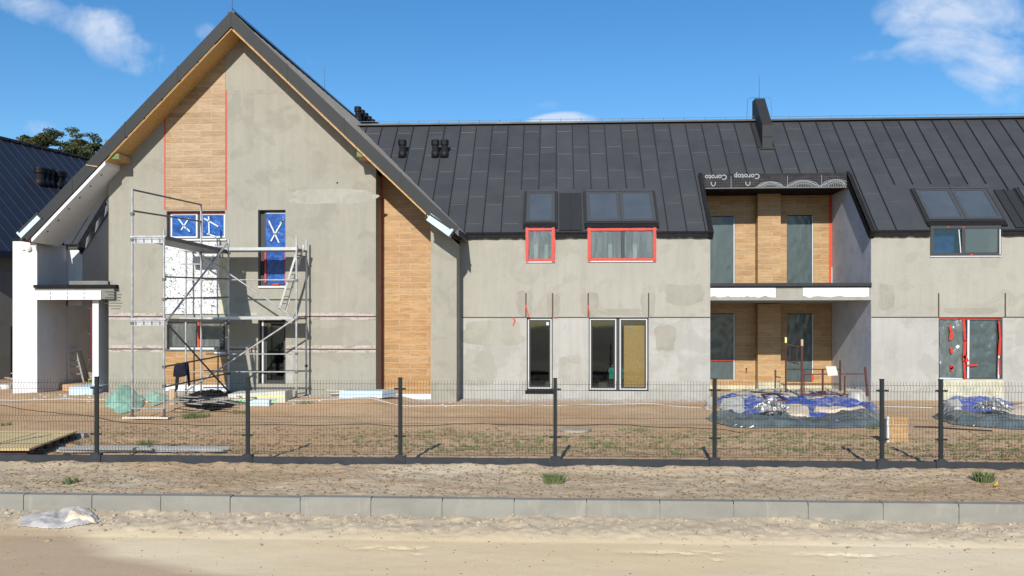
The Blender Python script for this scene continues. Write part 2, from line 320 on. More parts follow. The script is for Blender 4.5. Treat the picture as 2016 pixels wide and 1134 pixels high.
# ------------------------------------------------------------------ mesh helpers
class MB:
    def __init__(s): s.v = []; s.f = []; s.mi = []; s.cur = 0
    def face(s, pts):
        i = len(s.v); s.v += [tuple(p) for p in pts]; s.f.append(tuple(range(i, i+len(pts)))); s.mi.append(s.cur)
    def box(s, x0, x1, y0, y1, z0, z1):
        if x0 > x1: x0, x1 = x1, x0
        if y0 > y1: y0, y1 = y1, y0
        if z0 > z1: z0, z1 = z1, z0
        s.hexa([(x0, y0, z0), (x1, y0, z0), (x1, y1, z0), (x0, y1, z0), (x0, y0, z1), (x1, y0, z1), (x1, y1, z1), (x0, y1, z1)])
    def hexa(s, c):
        i = len(s.v); s.v += [tuple(p) for p in c]
        for q in ((0, 3, 2, 1), (4, 5, 6, 7), (0, 1, 5, 4), (1, 2, 6, 5), (2, 3, 7, 6), (3, 0, 4, 7)):
            s.f.append(tuple(i+k for k in q)); s.mi.append(s.cur)
    def bar(s, p, q, w, h=None, up=(0, 0, 1)):
        h = h or w; p = Vector(p); q = Vector(q); d = (q-p).normalized(); u = Vector(up)
        if abs(d.dot(u)) > .98: u = Vector((0, 1, 0))
        a = d.cross(u).normalized()*w/2; b = a.cross(d).normalized()*h/2
        s.hexa([p-a-b, p+a-b, p+a+b, p-a+b, q-a-b, q+a-b, q+a+b, q-a+b])
    def tube(s, p, q, r, n=8, r2=None, cap=True):
        s.path([p, q], [r, r if r2 is None else r2], n, cap)
    def path(s, pts, r, n=6, cap=True):
        pts = [Vector(p) for p in pts]; m = len(pts)
        if not isinstance(r, (list, tuple)): r = [r]*m
        i0 = len(s.v); pa = None
        for k, p in enumerate(pts):
            d = (pts[min(k+1, m-1)]-pts[max(k-1, 0)]).normalized()
            if pa is None:
                u = Vector((0, 0, 1)) if abs(d.z) < .9 else Vector((0, 1, 0)); a = d.cross(u).normalized()
            else: a = (pa-d*pa.dot(d)).normalized()
            pa = a; b = d.cross(a)
            for j in range(n):
                t = 2*math.pi*(j+.5)/n; s.v.append(tuple(p+(a*math.cos(t)+b*math.sin(t))*r[k]))
        for k in range(m-1):
            for j in range(n):
                a_ = i0+k*n+j; b_ = i0+k*n+(j+1) % n; s.f.append((a_, b_, b_+n, a_+n)); s.mi.append(s.cur)
        if cap:
            s.f.append(tuple(i0+j for j in range(n))[::-1]); s.f.append(tuple(i0+(m-1)*n+j for j in range(n))); s.mi += [s.cur]*2
    def prism(s, poly, y0, y1):          # polygon in XZ (counter-clockwise seen from -Y)
        n = len(poly); i = len(s.v)
        s.v += [(x, y0, z) for x, z in poly]+[(x, y1, z) for x, z in poly]
        s.f.append(tuple(range(i, i+n))); s.f.append(tuple(range(i+2*n-1, i+n-1, -1))); s.mi += [s.cur]*2
        for k in range(n):
            a = i+k; b = i+(k+1) % n; s.f.append((a, a+n, b+n, b)); s.mi.append(s.cur)
    def xprism(s, poly, x0, x1):         # polygon in YZ
        n = len(poly); i = len(s.v)
        s.v += [(x0, y, z) for y, z in poly]+[(x1, y, z) for y, z in poly]
        s.f.append(tuple(range(i, i+n))[::-1]); s.f.append(tuple(range(i+n, i+2*n))); s.mi += [s.cur]*2
        for k in range(n):
            a = i+k; b = i+(k+1) % n; s.f.append((a, b, b+n, a+n)); s.mi.append(s.cur)
    def zprism(s, poly, z0, z1):
        n = len(poly); i = len(s.v)
        s.v += [(x, y, z0) for x, y in poly]+[(x, y, z1) for x, y in poly]
        s.f.append(tuple(range(i, i+n))[::-1]); s.f.append(tuple(range(i+n, i+2*n))); s.mi += [s.cur]*2
        for k in range(n):
            a = i+k; b = i+(k+1) % n; s.f.append((a, b, b+n, a+n)); s.mi.append(s.cur)
    def rock(s, c, r, rnd, flat=.6):
        i = len(s.v); c = Vector(c)
        dirs = [(1, 0, 0), (.3, .95, 0), (-.8, .6, 0), (-.8, -.6, 0), (.3, -.95, 0)]
        for z, k in ((-.4, .9), (.35, .8)):
            for d in dirs:
                q = r*k*rnd.uniform(.7, 1.25); a = rnd.uniform(-.3, .3)
                s.v.append((c.x+(d[0]*math.cos(a)-d[1]*math.sin(a))*q, c.y+(d[0]*math.sin(a)+d[1]*math.cos(a))*q, c.z+z*r*flat*rnd.uniform(.7, 1.2)))
        s.v.append((c.x+rnd.uniform(-.2, .2)*r, c.y+rnd.uniform(-.2, .2)*r, c.z+r*flat*.85))
        for j in range(5):
            k = (j+1) % 5; s.f.append((i+j, i+k, i+5+k, i+5+j)); s.f.append((i+5+j, i+5+k, i+10)); s.mi += [s.cur]*2
    def build(s, name, mat, parent=None, smooth=False, loc=None):
        me = bpy.data.meshes.new(name); o = bpy.data.objects.new(name, me); COL.objects.link(o)
        off = Vector((0, 0, 0))
        if parent is not None:
            off = Vector(parent['_w']) if '_w' in parent else Vector((0, 0, 0)); o.parent = parent; o['_w'] = tuple(off)
        elif loc is not None:
            off = Vector(loc); o.location = off; o['_w'] = tuple(off)
        me.from_pydata([(v[0]-off.x, v[1]-off.y, v[2]-off.z) for v in s.v], [], s.f)
        for mm in (mat if isinstance(mat, (list, tuple)) else [mat]): me.materials.append(MATS[mm])
        if any(s.mi): me.polygons.foreach_set('material_index', s.mi)
        if smooth: me.polygons.foreach_set('use_smooth', [True]*len(me.polygons))
        me.update(); return o
def tag(o, label=None, cat=None, group=None, kind=None):
    if label: o['label'] = label
    if cat: o['category'] = cat
    if group: o['group'] = group
    if kind: o['kind'] = kind
    return o
def thing(name, label, cat, loc, group=None):
    o = bpy.data.objects.new(name, None); COL.objects.link(o); o.location = loc; o['_w'] = tuple(loc); o.empty_display_size = .2
    return tag(o, label, cat, group)
def bx(name, mat, parent, *b):
    m = MB(); m.box(*b); return m.build(name, mat, parent)
def struct(name, mb, mat, smooth=False): return tag(mb.build(name, mat, None, smooth), kind='structure')

def wall(mb, x0, x1, z0, top, Y, holes=(), depth=.22, back=True):
    """front face at Y with rectangular openings and their reveals; top is a number or a function of x"""
    tf = top if callable(top) else (lambda x: top)
    xs = sorted(set([x0, x1]+[h for q in holes for h in q[:2]]+list(getattr(top, 'breaks', []))))
    xs = [x for x in xs if x0-1e-6 <= x <= x1+1e-6]
    for a, b in zip(xs[:-1], xs[1:]):
        c = (a+b)/2; cur = z0
        for h in sorted([q for q in holes if q[0]-1e-6 < c < q[1]+1e-6], key=lambda q: q[2]):
            if h[2] > cur+1e-5: mb.face([(a, Y, cur), (b, Y, cur), (b, Y, h[2]), (a, Y, h[2])]); mb.face([(a, Y+depth, h[2]), (b, Y+depth, h[2]), (b, Y+depth, cur), (a, Y+depth, cur)])
            cur = h[3]
        if tf(a) > cur+1e-4 or tf(b) > cur+1e-4:
            mb.face([(a, Y, cur), (b, Y, cur), (b, Y, max(cur, tf(b))), (a, Y, max(cur, tf(a)))])
            mb.face([(a, Y+depth, max(cur, tf(a))), (b, Y+depth, max(cur, tf(b))), (b, Y+depth, cur), (a, Y+depth, cur)])
    for (a, b, c, d) in holes:
        mb.face([(a, Y, c), (a, Y, d), (a, Y+depth, d), (a, Y+depth, c)]); mb.face([(b, Y, d), (b, Y, c), (b, Y+depth, c), (b, Y+depth, d)])
        mb.face([(a, Y, c), (a, Y+depth, c), (b, Y+depth, c), (b, Y, c)]); mb.face([(a, Y, d), (b, Y, d), (b, Y+depth, d), (a, Y+depth, d)])
    mb.face([(x0, Y, z0), (x0, Y+depth, z0), (x0, Y+depth, tf(x0)), (x0, Y, tf(x0))]); mb.face([(x1, Y+depth, z0), (x1, Y, z0), (x1, Y, tf(x1)), (x1, Y+depth, tf(x1))])
def frame_ring(mb, x0, x1, z0, z1, w, y0, y1):
    mb.box(x0, x1, y0, y1, z0, z0+w); mb.box(x0, x1, y0, y1, z1-w, z1); mb.box(x0, x0+w, y0, y1, z0+w, z1-w); mb.box(x1-w, x1, y0, y1, z0+w, z1-w)
def strip_xz(mb, a, b, w, y, t=.004):
    """flat tape from a to b (x,z) of width w, proud of plane y"""
    a = Vector((a[0], 0, a[1])); b = Vector((b[0], 0, b[1])); d = (b-a).normalized(); n = Vector((d.z, 0, -d.x))*w/2
    c = [a-n, b-n, b+n, a+n]; mb.hexa([(p.x, y-t, p.z) for p in c]+[(p.x, y, p.z) for p in c])
def rect(px0, px1, py0, py1, Y):
    a = P(px0, py1, Y); b = P(px1, py0, Y); return a.x, b.x, a.z, b.z

YM, YG, YB, YT = 27.4, 26.4, 25.55, 27.28

# ================================================================== GROUND
def _ss(t): t = np.clip(t, 0, 1); return t*t*(3-2*t)
def gz(x, y): return (fb(np.asarray(x)*.9, np.asarray(y)*.9, 3, 5)-.5)*.10+.20*_ss((np.asarray(y)-22.6)/2.6)*_ss((-4.3-np.asarray(x))/1.2)
def grid(name, mat, x0, x1, y0, y1, dx, dy, zf, kind='structure'):
    xs = np.arange(x0, x1+dx*.5, dx); ys = np.arange(y0, y1+dy*.5, dy); X, Y = np.meshgrid(xs, ys); Z = zf(X, Y)
    nx, ny = len(xs), len(ys); v = np.stack([X.ravel(), Y.ravel(), Z.ravel()], 1)
    i = (np.arange(ny-1)[:, None]*nx+np.arange(nx-1)[None, :]).ravel(); f = np.stack([i, i+1, i+nx+1, i+nx], 1)
    me = bpy.data.meshes.new(name); me.from_pydata(v.tolist(), [], f.tolist()); me.materials.append(MATS[mat])
    me.polygons.foreach_set('use_smooth', [True]*len(me.polygons)); me.update()
    o = bpy.data.objects.new(name, me); COL.objects.link(o); o['kind'] = kind; return o
mb = MB(); q = 3000; mb.face([(-q, -q, -.75), (q, -q, -.75), (q, q, -.75), (-q, q, -.75)]); struct('terrain', mb, 'far_soil')
def zgard(x, y):
    z = gz(x, y); m_ = np.clip((19.5-y)/3, 0, 1)*np.clip((y-14.2)/.3, 0, 1)
    z = z+m_*(.05*(fb(x*5, y*5, 3, 9)-.5)+.03*(vn(x*14, y*14, 3)-.5))+.02*(fb(x*3, y*3, 3, 8)-.5)
    return z
grid('garden_ground', 'sand_garden', -32, 26, 14.22, 60, .085, .085, lambda x, y: zgard(x, y)) if False else None
grid('garden_ground', 'sand_garden', -14, 14, 14.22, 30.0, .07, .07, zgard)
grid('building_ground', 'sand_garden', -60, 60, 30.0, 110, .5, .5, lambda x, y: zgard(x, y)*np.clip((y-30)/.4+1, 0, 1))
grid('side_ground', 'sand_garden', -60, -14, 14.22, 30.0, .2, .2, zgard)
grid('side_ground', 'sand_garden', 14, 60, 14.22, 30.0, .2, .2, zgard)
def zverge(x, y):
    t = np.clip((y-12.3)/1.75, 0, 1)
    z = -.10+.10*t+.07*(fb(x*1.3, y*1.6, 3, 21)-.45)*np.clip((y-12.35)*4, .25, 1)+.03*(fb(x*6, y*6, 3, 33)-.5)+.03*np.maximum(vn(x*15, y*15, 4)-.55, 0)
    z = z+np.clip((y-13.72)/.33, 0, 1)*(.06*fb(x*2.3, y, 3, 40)+.02)
    return z
grid('verge', 'sand_verge', -14, 14, 12.16, 14.12, .035, .035, zverge)
def zroad(x, y):
    bank = np.clip((y-11.1)/.9, 0, 1)
    z = -.45+.03*(fb(x*.5, y*.9, 3, 50)-.5)+.006*(fb(x*4, y*6, 3, 60)-.5)
    for (cx_, cy_, a_, b_) in ((-2.0, 10.75, .55, .09), (1.55, 10.7, .6, .09), (3.6, 10.7, .6, .09), (-1.7, 10.45, .06, .05), (1.9, 10.4, .06, .05)):
        z = z-.022*np.exp(-((x-cx_)/a_)**2-((y-cy_)/b_)**2)*(vn(x*11, y*17, 44) > .45)
    h = .09+.11*fb(x*1.1, y*.3, 3, 70)+.05*(fb(x*5, y*5, 3, 71)-.5)
    return z+np.where(bank > 0, bank**1.1*h, 0)+.03*(vn(x*13, y*13, 77)-.5)*np.clip((y-11.2)/.3, 0, 1)
grid('road', 'sand_road', -14, 14, 7.0, 11.99, .035, .035, zroad)
grid('road', 'sand_road', -60, -14, -12, 11.99, .5, .5, lambda x, y: zroad(x, y)); grid('road', 'sand_road', 14, 60, -12, 11.99, .5, .5, lambda x, y: zroad(x, y))
grid('road', 'sand_road', -14, 14, -12, 7.0, .25, .25, lambda x, y: zroad(x, y))
# kerb
mb = MB(); rr = random.Random(3)
x = PX(46, 12)-16*1.006
while x < 20:
    dz = rr.uniform(-.006, .006); dy = rr.uniform(-.004, .004)
    a, b = x+.006, x+1.0
    prof = [(12.0+dy, -.9), (12.17+dy, -.9), (12.17+dy, -.082+dz), (12.018+dy, -.082+dz), (12.0+dy, -.10+dz)]
    mb.xprism(prof, a, b); x += 1.006
mb.box(-16, 20, 12.02, 12.15, -.9, -.12)
struct('kerb', mb, 'kerb_concrete')

# ================================================================== GABLED HOUSE
gh = thing('gabled_house', 'tall gabled house with dark metal roof and bare plaster front behind the scaffold', 'house', (-9.4, YG, 0))
RX = P(455, 30, YB).x; RZ = P(455, 25, YB).z
EL = P(40, 462, YB); ER = P(903, 452, YB); ER = Vector((ER.x, YB, ER.z-.0)); EL = Vector((EL.x, YB, EL.z))
sl = (RZ-EL.z)/(RX-EL.x); sr = (RZ-ER.z)/(ER.x-RX)
def rooftop(x): return RZ-(sl*(RX-x) if x < RX else sr*(x-RX))
TH = .42
def under(x): return rooftop(x)-TH-.06
under.breaks = [RX]
XL = P(214, 600, YG).x; XRc = P(740, 600, YG).x; XP0 = P(848, 600, YG).x; XP1 = P(899, 600, YG).x
w1 = rect(328, 443, 415, 471, YG); w2 = rect(508, 562, 413, 563, YG); w3 = rect(328, 443, 630, 688, YG); w4 = rect(508, 562, 630, 756, YG)
mb = MB(); wall(mb, XL, XRc, -.1, under, YG, [w1, w2, w3, w4], .24)
# left and right returns
mb.box(XRc-.24, XRc, YG+.24, YT+.02, -.1, 7.05); mb.box(XL, XL+.24, YG+.24, 34, -.1, 7.2)
mb.build('wall', 'plaster', gh)
mb = MB(); wall(mb, XRc, XP0+.1, .16, under, YT, [], .2); mb.build('tiled_wall', 'tile_orange', gh)
mb = MB()
pt = lambda xx: under(xx)+.02
mb.prism([(XP0, -.1), (XP1, -.1), (XP1, pt(XP1)), (XP0, pt(XP0))], YG, YM+.15); mb.build('pier', 'plaster', gh)
mb = MB(); mb.box(XRc+.03, XP0+.0, YT-.03, YT, -.1, .155); mb.build('plinth', 'eps_white', gh)
mb = MB(); mb.box(XRc+.0, XRc+.035, YT-.012, YT-.002, .16, under(XRc)-.12); mb.build('corner_tape', 'tape_dark_red', gh)
# side wall toward the row house roof + back closing walls
mb = MB(); mb.box(XP1-.25, XP1, YM+.15, 44, -.1, under(XP1)+.0); mb.box(XL, XP1, 43.8, 44, -.1, 5.0); mb.prism([(EL.x+.6, 4.9), (XP1, 4.9), (RX, RZ-.6)], 43.8, 44.0); mb.build('rear_wall', 'plaster', gh)
# interior
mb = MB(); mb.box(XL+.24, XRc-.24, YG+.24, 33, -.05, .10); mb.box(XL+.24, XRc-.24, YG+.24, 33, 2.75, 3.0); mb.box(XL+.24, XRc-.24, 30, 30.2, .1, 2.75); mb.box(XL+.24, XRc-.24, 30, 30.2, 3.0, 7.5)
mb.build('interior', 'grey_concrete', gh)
# roof slabs
YE = 44.4
SK = .049
def ks(y): return SK*max(0, y-YG)
def slope_slab(mb, xa, xb, y0, y1, t0, t1):
    """slab between depth t0 and t1 (vertical) under the roof line"""
    a = rooftop(xa); b = rooftop(xb)
    k = ks(y1); c = [(xa, y0, a-t1), (xb, y0, b-t1), (xb+k, y1, b-t1), (xa+k, y1, a-t1), (xa, y0, a-t0), (xb, y0, b-t0), (xb+k, y1, b-t0), (xa+k, y1, a-t0)]
    mb.hexa(c)
mb = MB(); slope_slab(mb, EL.x, XL+.2, YB, YG+.75, 0, .2); slope_slab(mb, XL+.2, RX, YB, YE, 0, TH); slope_slab(mb, EL.x+.25, XL+.2, YB, YG+.75, .2, TH); slope_slab(mb, RX, ER.x-.22, YB, YE, 0, TH); slope_slab(mb, ER.x-.22, ER.x, YB, YE, 0, .2)
# standing seams on both slopes and sheet joints on the verge
yy = YB+.32
while yy < YE:
    mb.bar((ER.x+ks(yy), yy, ER.z+.02), (RX+.02+ks(yy), yy, RZ+.02), .02, .05); e_ = EL.x if yy < YG+.7 else XL+.2; mb.bar((e_+ks(yy), yy, rooftop(e_)+.02), (RX-.02+ks(yy), yy, RZ+.02), .02, .05); yy += .585
mb.bar((RX-.0, YB-.012, RZ+.015), (RX+ks(YE), YE, RZ+.015), .22, .05)
# raised verge edge
for (e, x0) in ((ER, RX), (EL, RX)):
    mb.bar((e.x, YB+.05, e.z+.02), (x0, YB+.05, RZ+.02), .10, .06)
mb.build('roof', 'roof_metal_side', gh)
mb = MB()
for s_, e in ((1, ER), (-1, EL)):
    n = 4
    for k in range(n):
        t0, t1 = k/n+.0006, (k+1)/n-.0006
        xa = RX+(e.x-RX)*t0; xb = RX+(e.x-RX)*t1; za, zb = rooftop(xa), rooftop(xb)
        c = [(xa, YB-.016, za-TH-.0), (xb, YB-.016, zb-TH), (xb, YB-.003, zb-TH), (xa, YB-.003, za-TH), (xa, YB-.016, za+.05), (xb, YB-.016, zb+.05), (xb, YB-.003, zb+.05), (xa, YB-.003, za+.05)]
        if k == n-1:
            for q in (1, 2): c[q] = (xb-s_*.22, c[q][1], rooftop(xb-s_*.22)-TH)
        mb.hexa(c)
        if k: mb.bar((xa, YB-.018, za-TH), (xa, YB-.018, za+.08), .018, .02, up=(1, 0, 0))
mb.build('bargeboard', 'metal_dark', gh)
# batten pack under the fascia
mb = MB(); slope_slab(mb, EL.x+.25, RX, YB+.03, YB+.12, TH, TH+.05); mb.build('batten', 'timber_red', gh)
SB = P(207, 336, YB).x   # where the timber soffit ends and the insulation starts
mb = MB(); slope_slab(mb, SB, RX, YB+.02, YG, TH+.05, TH+.075); slope_slab(mb, RX, P(862, 500, YB).x, YB+.02, YG, TH+.05, TH+.075); mb.build('soffit', 'osb', gh)
mb = MB()
for k in range(10):
    x0 = SB+.15+k*.55
    if x0+.5 < RX: slope_slab(mb, x0, x0+.5, YB+.005, YB+.03, TH+.02, TH+.045)
x0 = RX+.05
for k in range(11): 
    slope_slab(mb, x0+k*.42, x0+k*.42+.40, YB+.005, YB+.03, TH+.045, TH+.085); slope_slab(mb, x0+k*.42, x0+k*.42+.40, YB+.005, YB+.03, TH+.0, TH+.02)
slope_slab(mb, x0, x0+6.5, YB+.025, YB+.045, TH+.0, TH+.055)
mb.build('soffit_batten', 'timber', gh)
# insulated lower left soffit (polystyrene boards and dowels)
EW = P(62, 470, YB).x
mb = MB(); slope_slab(mb, EW, SB, YB+.0, YG+.6, TH+.05, TH+.17); mb.build('insulated_soffit', 'eps_white', gh)
mb = MB()
d_ = Vector((1, 0, sl)).normalized(); nrm = Vector((sl, 0, -1)).normalized()
for k in range(7):
    for j, yy in enumerate((YB+.25, YB+.65, YB+1.1)):
        xx = EW+.35+k*.34+(j % 2)*.16
        if xx > SB-.1: continue
        z = rooftop(xx)-TH-.17; c = Vector((xx, yy, z)); mb = MB(); mb.tube(c-nrm*.02, c+nrm*.008, .035, 10); mb.build('dowel', 'pvc_black', gh)
mb = MB(); a = P(213, 303, YB); slx = a.x
for (p0, p1) in (((214, 302), (242, 318)),):
    A = P(p0[0], p0[1], YB+.06); B = P(p1[0], p1[1], YB+.06)
mb.box(A.x, A.x+.30, YB+.10, YG, A.z-.17, A.z+.0); o = mb.build('purlin', 'timber', gh)
mb2 = MB(); mb2.box(A.x+.005, A.x+.295, YB+.088, YB+.099, A.z-.165, A.z-.005); mb2.build('painted_end', 'timber_green', o)
A = P(702, 300, YB+.06); mb = MB(); mb.box(A.x, A.x+.2, YB+.10, YG, A.z-.13, A.z+.03); o = mb.build('purlin', 'timber', gh)
mb2 = MB(); mb2.box(A.x+.005, A.x+.195, YB+.088, YB+.099, A.z-.125, A.z+.025); mb2.build('painted_end', 'timber_green', o)
mb = MB(); a = P(171, 325, YB); mb.bar((a.x, YB-.03, a.z), (a.x+.35, YB-.03, a.z-.06), .03, .03); mb.build('timber_peg', 'timber', gh)
# foam eave ends
for (p, q, wdt) in ((P(846, 424, YB), P(890, 459, YB), .17),):
    mb = MB(); mb.bar(Vector((p.x, YB+.0, p.z-.07)), Vector((q.x, YB+.0, q.z-.02)), .5, .24, up=(sr, 0, 1)); o = mb.build('eave_foam', 'eps_blue', gh)
    mb = MB(); f0 = YB-.262
    strip_xz(mb, (p.x-.05, p.z+.06), (q.x-.0, q.z+.11), .05, f0+.004, .012); strip_xz(mb, (p.x-.1, p.z-.14), (p.x-.02, p.z+.08), .05, f0+.003, .012)
    mb.build('foil_edge', 'metal_dark', o)
p, q = P(76, 424, YB), P(38, 462, YB)
mb = MB(); mb.bar(Vector((p.x, YB+.1, p.z-.03)), Vector((q.x, YB+.1, q.z-.03)), .28, .22, up=(-sl, 0, 1)); o = mb.build('eave_foam', 'eps_blue', gh)
mb = MB(); strip_xz(mb, (p.x, p.z+.07), (q.x, q.z+.07), .06, YB-.045, .012); strip_xz(mb, (p.x-.02, p.z+.07), (p.x+.14, p.z-.1), .03, YB-.045, .01); mb.build('foil_edge', 'metal_dark', o)
# left pier of the porch
c0 = P(25, 600, YG); c1 = P(73, 600, YG); ctop = P(50, 476, YG).z
mb = MB(); mb.box(c0.x, c1.x-.0, YG, YG+1.62, -.1, ctop+.02); mb.build('porch_pier', 'white_coat', gh)
mb = MB(); mb.box(c0.x+.55, c1.x-.02, YG-.2, YG-.02, ctop-.01, ctop+.17); mb.box(c1.x-.02, c1.x+.09, YB+.15, YG+.1, ctop+.0, ctop+.42); mb.build('eave_timber', 'timber', gh)
mb = MB(); mb.box(c0.x, c1.x, YG-.01, YG+1.5, ctop+.02, ctop+.12); mb.build('eave_foil', 'black_foil', gh)
struct_floor = MB(); struct_floor.box(c1.x+.02, XL+.02, YG+1.2, YG+4.2, -.1, .40); tag(struct_floor.build('porch_floor', 'sand_garden', None), kind='structure')
# lamp / siren on the pier
lp = P(56, 489, YG-.06)
mb = MB(); mb.tube((lp.x, YG, lp.z), (lp.x, YG-.09, lp.z), .085, 18); mb.tube((lp.x, YG-.09, lp.z), (lp.x, YG-.11, lp.z), .05, 16); o = mb.build('floodlight', 'white_pvc', gh)
mb = MB(); mb.path([(lp.x-.05, YG-.03, lp.z-.02), (lp.x-.15, YG-.04, lp.z-.03), (lp.x-.22, YG-.02, lp.z-.05)], .018, 6); mb.build('cable', 'white_pvc', o)
# porch slab with insulation
s0 = P(73, 590, YG-.14); s1 = P(228, 563, YG-.14); zb, zt = P(150, 590, YG-.14).z, P(150, 572, YG-.14).z
mb = MB(); mb.box(c1.x, s1.x-.06, YG-.13, YG+1.7, zb+.02, zt+.08); mb.build('porch_slab', 'grey_concrete', gh)
xe = P(200, 580, YG-.14).x; n = 4
mb = MB()
for k in range(n):
    a = c1.x+.005+(xe-c1.x)*k/n; b = c1.x+(xe-c1.x)*(k+1)/n-.006; mb.box(a, b, YG-.17, YG-.132, zb, zt)
mb.build('slab_insulation', 'eps_white', gh)
mb = MB()
for k in range(1, n): 
    xx = c1.x+(xe-c1.x)*k/n
    for zz in (zb+.07, zb+.2): mb = MB(); mb.tube((xx, YG-.178, zz), (xx, YG-.169, zz), .022, 8); mb.build('dowel', 'galvanised_dark', gh)
mb = MB(); mb.box(c1.x-.0, s1.x+.02, YG-.2, YG+1.65, zt+.085, zt+.18); mb.build('slab_foil', 'black_foil', gh)
mb = MB()
for k in range(6): 
    z = zb+.25-k*.09; mb.tube((s1.x-.35+.1*(k % 2), YG-.15, z), (s1.x+.12-.03*(k % 3), YG-.16, z-.004), .010, 5)
mb.build('rebar', 'galvanised_dark', gh)
bb = rect(137, 213, 555, 563, YG-.1); mb = MB()
mb.box(bb[0], bb[1], YG-.12, YG+.35, zt+.185, zt+.30); mb.box(bb[0]+.02, bb[1]-.1, YG-.1, YG+.33, zt+.30, zt+.305)
tag(mb.build('foam_board', 'grey_concrete', None), 'grey boards stacked on the slab over the left porch', 'board')

# tile panels, speckled insulation, tapes on the gable
TX0, TX1 = P(326, 400, YG).x, P(443.5, 400, YG).x
tz0 = P(385, 413, YG).z
pan = MB(); pan.prism([(TX0, tz0), (TX1, tz0), (TX1, under(TX1)-.0), (TX0, under(TX0)-.0)], YG-.014, YG-.001); pan.build('tile_panel', 'tile_left', gh)
mb = MB(); mb.box(TX0-.035, TX0-.004, YG-.017, YG-.002, tz0, P(326, 232, YG).z); mb.build('edge_tape', 'tape_red', gh); mb = MB(); mb.box(TX1+.004, TX1+.05, YG-.017, YG-.002, tz0, P(443, 178, YG).z); mb.build('edge_tape', 'tape_red', gh)
r_ = rect(325, 450, 476, 618, YG)
mb = MB(); mb.box(r_[0], r_[1]-.28, YG-.05, YG-.001, r_[2], r_[3]); mb.build('insulation_panel', 'eps_speckled', gh)
mb = MB(); mb.box(r_[1]-.277, r_[1], YG-.045, YG-.001, r_[2], r_[3]-.5); mb.build('insulation_strip', 'eps_yellow', gh)
r_ = rect(326, 447, 692, 757, YG)
mb = MB(); mb.box(r_[0], r_[1], YG-.014, YG-.001, r_[2], r_[3]); mb.build('tile_panel', 'tile_orange', gh)
mb = MB(); mb.box(r_[0], r_[1], YG-.03, YG-.001, r_[2]-.2, r_[2]-.005); mb.box(r_[1]-.4, r_[1]-.05, YG-.018, YG-.0145, r_[3]-.09, r_[3]-.02); mb.build('plinth', 'eps_white', gh)
# horizontal joints with label strips
for py in (623.5, 687):
    z = P(230, py, YG).z
    segs = [(XL, w3[0]-.02), (w3[1]+.1, w4[0]-.02), (w4[1]+.02, XRc-.0)]
    for a, b in segs: 
        mb = MB(); m2 = MB(); mb.box(a, b, YG-.006, YG-.0005, z-.017, z+.017); m2.box(a+.01, b-.005, YG-.004, YG-.0005, z+.02, z+.12); m2.box(a+.01, b-.005, YG-.0042, YG-.0005, z-.10, z-.02)
        mb.build('wall_joint', 'joint_red', gh); m2.build('label_strip', 'joint_labels', gh)
# plaster repair patches
mb = MB(); a = P(490, 398, YG)
pts = [(a.x+math.cos(t)*.27*(1+.10*math.cos(4*t)), a.z+math.sin(t)*.30*(1-.06*math.sin(3*t))) for t in [2*math.pi*k/28 for k in range(28)]]
mb.prism(pts, YG-.004, YG-.0005); mb.build('repair_patch', 'plaster_damp', gh)
mb = MB(); a = P(664, 360, YG); mb.tube((a.x, YG-.006, a.z), (a.x, YG, a.z), .03, 8); mb.build('anchor_hole', 'pvc_black', gh)

def window(parent, r, Y, w=.06, mull=(), mat='frame_anthracite', pane='glass', rec=.12, sash=None, sw=.05):
    x0, x1, z0, z1 = r; y = Y+rec
    mb = MB(); frame_ring(mb, x0, x1, z0, z1, w, y, y+.07)
    for m_ in mull: mb.box(m_-.05, m_+.05, y, y+.07, z0+w, z1-w)
    o = mb.build('window', mat, parent)
    edges = [x0+w]+[e for m_ in mull for e in (m_-.05, m_+.05)]+[x1-w]
    secs = [(edges[i], edges[i+1]) for i in range(0, len(edges), 2)]
    for (a, b) in secs:
        if sash:
            mb = MB(); frame_ring(mb, a+.004, b-.004, z0+w+.004, z1-w-.004, sw, y+.01, y+.06); mb.build('sash', sash, o)
        m2 = MB(); m2.box(a+(sw if sash else 0), b-(sw if sash else 0), y+.03, y+.038, z0+w+(sw if sash else 0), z1-w-(sw if sash else 0))
        if pane: m2.build('pane', pane, o)
    return o, secs
def film(o, a, b, z0, z1, y, mat, name='film', nx=14, nz=24, amp=.02, seed=0):
    amp *= .5
    xs = np.linspace(a, b, nx); zs = np.linspace(z0, z1, nz); X, Z = np.meshgrid(xs, zs)
    Yv = y-amp*np.abs(fb(X*4+seed*5, Z*2.2, 4, seed)-.5)*3; m_ = MB(); m_.v = np.stack([X.ravel(), Yv.ravel(), Z.ravel()], 1).tolist(); m_.v = [tuple(v) for v in m_.v]
    for j in range(nz-1):
        for i in range(nx-1): k = j*nx+i; m_.f.append((k, k+1, k+nx+1, k+nx)); m_.mi.append(0)
    return m_.build(name, mat, o, True)
